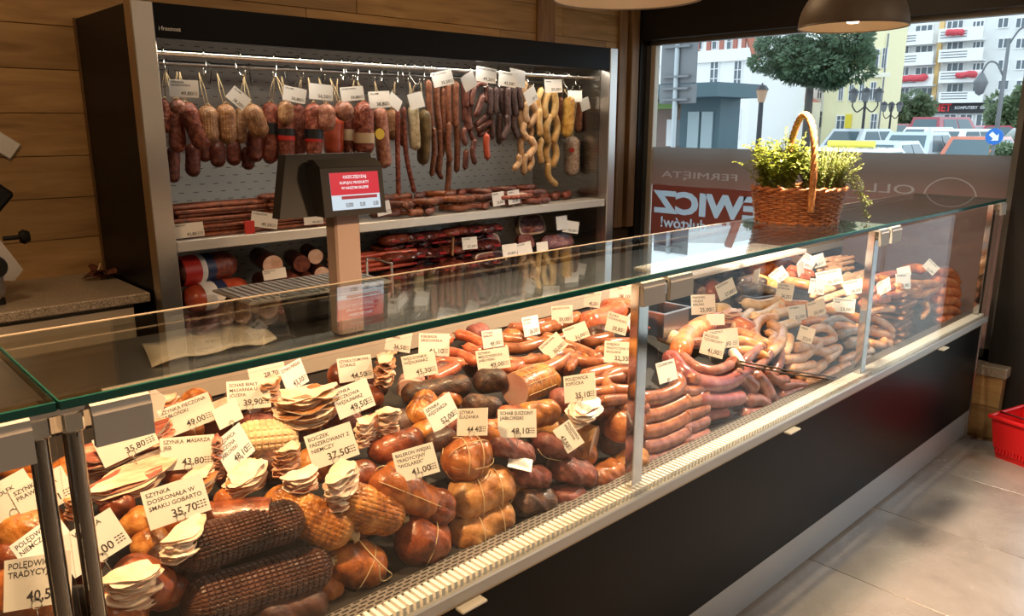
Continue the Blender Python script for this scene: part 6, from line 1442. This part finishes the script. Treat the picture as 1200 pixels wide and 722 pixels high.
lantern_post('brown glazed lantern on a single post left of the tree', 14, 892, 120, 1, 0, .36, c_blk, mat('brown_lantern_glass', (.42, .26, .16), .3))
lantern_post('black street lamp with four lanterns before the yellow house', 30, 1015, 110, 4, .42, .55)
lantern_post('black street lamp with several lanterns at the corner of the yellow house', 43.5, 1045, 124, 3, .42, .55)
P = W3(1183, 45, 29); t = thing('tall_street_lamp', 'tall slim street lamp with hanging lanterns before the block of flats', 'street lamp', (29, P.y, GZ)); h = P.z-GZ
MB().tube([(0, 0, 0), (0, 0, h*.5), (0, 0, h)], [.09, .07, .05], 8).build('post', c_grey, t, True)
for s in (1, -1):
    z = h if s > 0 else h*.78
    MB().tube(smooth_path([(0, 0, z-.2), (0, -s*.25, z+.25), (0, -s*.5, z+.3), (0, -s*.65, z)], 4), .03, 6).build('arm', c_grey, t, True)
    MB().lathe([(.05, 0), (.20, -.25), (.22, -.32), (.12, -.65), (.02, -.72)], 10, Matrix.Translation((0, -s*.65, z))).build('lantern', c_grey, t, True)
sgn = thing('direction_sign', 'round blue sign with white arrow by the parked cars', 'sign', (19, W3(1166, 160, 19).y, GZ)); hz = W3(1166, 160, 19).z-GZ
MB().lathe([(.001, 0), (.17, 0), (.17, .02), (.001, .02)], 28, Matrix.Translation((-.03, 0, hz))@Matrix.Rotation(R(-90), 4, 'Y')).build('disc', mat('blue_sign', (.02, .16, .55), .4), sgn)
ar = [(-.10, .045), (.02, .045), (.02, .10), (.12, 0), (.02, -.10), (.02, -.045), (-.10, -.045)]
MB().prism([(-.054, -(u*.72-v*.69), hz+(-u*.69-v*.72)) for u, v in ar], (-.006, 0, 0)).build('arrow', c_par, sgn); cyl((0, 0, 0), (0, 0, hz+.2), .03, 10).build('post', c_grey, sgn)
# cars seen from behind
glass_car = mat('car_glass', (.10, .15, .17), .08); tyre = mat('tyre', (.02, .02, .02), .8); lampr = mat('tail_lamp', (.5, .02, .02), .3)
def car(label, X, x, ytop, col, yaw=0, L=4.0, Wd=1.7, Hh=1.48, van=False, cat='car'):
    P = W3(x, ytop, X); body = mat('car_paint', col, .25, coat=.6); z0 = P.z-Hh; t = thing('van' if van else 'car', label, cat, (X, P.y, max(GZ, z0) if z0 > GZ-.6 else GZ), None, (0, 0, yaw)); t.location.z = GZ; k = P.z-GZ; hh = k
    w = Wd/2; b = MB()
    secs = [(0, .42, .92), (.08, .30, .95), (.9, .26, .95), (L*.72, .26, .92), (L*.92, .28, .74), (L, .40, .62)]
    rg = []
    for x_, a, c in secs: rg.append([(x_, -w*.94, a), (x_, -w, (a+c)/2), (x_, -w*.93, c), (x_, w*.93, c), (x_, w, (a+c)/2), (x_, w*.94, a)])
    s_ = hh/1.48
    rg = [[(p[0], p[1], p[2]*s_) for p in r] for r in rg]; b.rings(rg); b.build('body', body, t)
    r0, r1, r2, r3 = (.10, .30, L*.62, L*.78) if van else (.10, .62, L*.50, L*.72)
    zt, zb = hh, .90*s_
    g = MB(); base_ = [(r0, -w*.90), (r3, -w*.88), (r3, w*.88), (r0, w*.90)]; top_ = [(r1, -w*.72), (r2, -w*.70), (r2, w*.70), (r1, w*.72)]
    g.add([(x_, y_, zb) for x_, y_ in base_]+[(x_, y_, zt) for x_, y_ in top_], [(0, 1, 5, 4), (1, 2, 6, 5), (2, 3, 7, 6), (3, 0, 4, 7), (4, 5, 6, 7)]); g.build('cabin', body, t)
    def face(a, b_, c, d, u0, v0, u1, v1, n_, m, off=.012):
        A, B, C_, D = (Vec(q) for q in (a, b_, c, d)); f = lambda u, v: A.lerp(B, u).lerp(D.lerp(C_, u), v); nn = (B-A).cross(D-A).normalized()
        MB().add([f(u0, v0)+nn*off, f(u1, v0)+nn*off, f(u1, v1)+nn*off, f(u0, v1)+nn*off, f(u0, v0), f(u1, v0), f(u1, v1), f(u0, v1)], [(0, 1, 2, 3), (0, 4, 5, 1), (1, 5, 6, 2), (2, 6, 7, 3), (3, 7, 4, 0)]).build(n_, m, t)
    Bz = [(x_, y_, zb) for x_, y_ in base_]; Tz = [(x_, y_, zt) for x_, y_ in top_]
    face(Bz[3], Bz[0], Tz[0], Tz[3], .10, .18, .90, .86, 'rear_window', glass_car)
    face(Bz[0], Bz[1], Tz[1], Tz[0], .12, .18, .50, .86, 'side_window', glass_car); face(Bz[0], Bz[1], Tz[1], Tz[0], .54, .18, .90, .86, 'side_window', glass_car)
    face(Bz[2], Bz[3], Tz[3], Tz[2], .10, .18, .46, .86, 'side_window', glass_car); face(Bz[2], Bz[3], Tz[3], Tz[2], .50, .18, .88, .86, 'side_window', glass_car)
    for sx in (.75, L-.8):
        for sy in (-1, 1): MB().lathe([(.001, -.1), (.28, -.1), (.31, -.06), (.31, .06), (.28, .1), (.001, .1)], 20, Matrix.Translation((sx, sy*w*.90, .31))@Matrix.Rotation(R(90), 4, 'X')).build('wheel', tyre, t, True, True)
    for sy in (-1, 1): MB().box((-.02, sy*w*.80-.12, .70*s_), (.03, sy*w*.80+.10, .90*s_), .01).build('tail_lamp', lampr, t)
    MB().box((-.08, -w*.95, .36*s_), (.06, w*.95, .52*s_), .03).build('bumper', body, t); return t
car('silver blue hatchback seen from behind, left of the orange car', 23.5, 1057, 155, (.50, .60, .64), 0, Wd=1.6)
car('orange red hatchback seen from behind beside the bush', 24, 1132, 160.5, (.62, .17, .09), 0, Wd=1.60)
car('pale blue car beside the silver blue hatchback, partly behind the basket', 18.7, 1012, 166, (.55, .66, .70), R(3), Wd=1.7)
car('white car behind the silver blue and orange cars', 29.5, 1096, 151, (.80, .80, .80), R(-20), Wd=1.75)
car('second white car behind the silver blue hatchback', 37, 1062, 149, (.76, .77, .77), R(-25), Wd=1.7)
car('silver car behind the herb basket', 27, 980, 151, (.66, .70, .72), R(-15), Wd=1.75)
car('dark red car parked before the shop of the block', 52, 1136, 147, (.35, .03, .05), R(-50), Wd=1.7)
car('dark car parked at the right before the block', 35, 1172, 150, (.10, .11, .12), R(-60), Wd=1.7)
car('small dark red car left of the small round tree', 54, 1048, 145, (.30, .06, .06), R(-30), Wd=1.7)
car('big dark red van behind the white cars', 43, 1082, 137, (.36, .05, .07), R(-10), 5.2, 1.9, 2.1, True, 'van')
tx = car('white taxi with long yellow roof sign behind the herb basket', 14, 966, 175, (.74, .76, .76), 0, Wd=1.7)
yt = Vec(tx.location); MB().tube([(1.1, -.44, W3(966, 175, 14).z-GZ+.075), (1.1, .44, W3(966, 175, 14).z-GZ+.075)], .065, 14).build('roof_sign', mat('yellow_roof_sign', (.80, .68, .10), .5), tx, True, True)
# trees and bush
leaf_t = [leafmat('tree_leaf_%s' % 'ab'[i], *c) for i, c in enumerate((((.06, .11, .06), (.12, .20, .11), (.20, .29, .17)), ((.09, .13, .07), (.16, .23, .12), (.26, .33, .18))))]
bark = mat('bark', (.10, .09, .08), .85)
def tree(label, X, xc, yc, wpx, hpx, ybot, nl, ls, lm, seed, blobs=26, name='tree'):
    C = W3(xc, yc, X); d = depth(C); rx = wpx/2*d/FPX; rz = hpx/2*d/FPX; t = thing(name, label, 'tree' if ybot else 'bush', (X, C.y, GZ)); rg = random.Random(seed); cz = C.z-GZ
    if ybot:
        tb = MB().tube([(0, 0, 0), (.02, .03, cz-rz*.6), (0, 0, cz)], [rx*.055+.05, rx*.045+.03, .04], 9)
        for i in range(7): a = i*.9; tb.tube([(0, 0, cz-rz*.75), (cos(a)*rx*.35, sin(a)*rx*.35, cz-rz*.2), (cos(a)*rx*.6, sin(a)*rx*.6, cz+rz*.2)], [rx*.03, .03, .015], 5)
        tb.build('trunk', bark, t, True)
    B_ = []
    for i in range(blobs):
        while 1:
            q = Vec((rg.uniform(-1, 1), rg.uniform(-1, 1), rg.uniform(-1, 1)))
            if q.length < .85: break
        B_.append((q, rg.uniform(.22, .38)))
    fm = MB()
    for i in range(nl):
        q, r = B_[i % blobs]; n_ = Vec((rg.gauss(0, 1), rg.gauss(0, 1), rg.gauss(0, 1))).normalized(); p = q+n_*r*rg.uniform(.75, 1.05)
        dvec = (n_+Vec((rg.uniform(-.6, .6), rg.uniform(-.6, .6), rg.uniform(-.8, .3)))).normalized(); s = dvec.orthogonal().normalized(); P0 = Vec((p.x*rx, p.y*rx, cz+p.z*rz)); l = ls*rg.uniform(.6, 1.3)
        fm.add([P0, P0+dvec*l*.5+s*l*.3, P0+dvec*l, P0+dvec*l*.5-s*l*.3], [(0, 1, 2, 3)])
    fm.build('foliage', lm, t); return t
tree('broad green tree in the middle of the shop window', 26, 953, 66, 138, 76, True, 24000, .16, leaf_t[0], 1, 34)
tree('small round tree in front of the block of flats, left of the red letters', 66, 1066, 128, 48, 50, True, 5000, .34, leaf_t[1], 2)
tree('rounded tree in front of the block of flats at the right edge of the window', 60, 1190, 133, 58, 66, True, 5000, .34, leaf_t[1], 3)
tree('low green bush right of the orange car', 22, 1180, 176, 34, 16, False, 900, .12, leaf_t[1], 4, name='bush')
# flower planter just outside the glass
P = W3(1165, 352, XW+.55); t = thing('flower_planter', 'white and red flowers in a planter outside the glass by the dark pillar', 'planter', (XW+.55, P.y+.10, GZ+.12)); hz = P.z-(GZ+.12)
MB().box((-.14, -.45, 0), (.14, .45, hz-.15), .01).build('box', mat('planter_box', (.30, .28, .25), .7), t)
rg = random.Random(8); fm = MB(); fw = MB(); fr_ = MB()
for i in range(420):
    p = Vec((rg.uniform(-.14, .14), rg.uniform(-.45, .45), hz-.15+rg.uniform(0, .22))); a = rg.uniform(0, 6.3); leaf(fm, p, Vec((cos(a), sin(a), rg.uniform(-.3, .6))), .06, .02, rg)
for i in range(60):
    p = Vec((rg.uniform(-.15, .12), rg.uniform(-.45, .45), hz-.08+rg.uniform(0, .18))); (fw if i % 4 else fr_).lathe([(.001, .014), (.02, .010), (.028, -.004), (.012, -.014), (.001, -.016)], 7, Matrix.Translation(p)@Matrix.Rotation(rg.uniform(0, 1), 4, 'Y'))
fm.build('leaves', lf2, t); fw.build('white_blooms', c_par, t, True); fr_.build('red_blooms', c_flw, t, True)

# ============================================================ tell look-alikes apart by their place, left to right
bpy.context.view_layer.update()
G = {}
for o in SC.objects:
    if o.parent is None and 'label' in o.keys(): G.setdefault(o['label'], []).append(o)
for lb, L_ in G.items():
    if 2 <= len(L_) <= 60:
        def sx(o):
            v = Vec(o.location)-EYE; return v.dot(_r)/v.dot(_f)
        L_.sort(key=sx); n = len(L_)
        for i, o in enumerate(L_):
            s = ('leftmost' if i == 0 else 'rightmost' if i == n-1 else 'the '+ORD[i]+' from the left' if i < 30 else 'the '+ORD[n-1-i]+' from the right')
            o['label'] = lb+', '+s
for o in SC.objects:
    if 'label' in o.keys():
        k = len(o['label'].split())
        if k > 16 or k < 4: print('LABEL', k, o.name, o['label'])
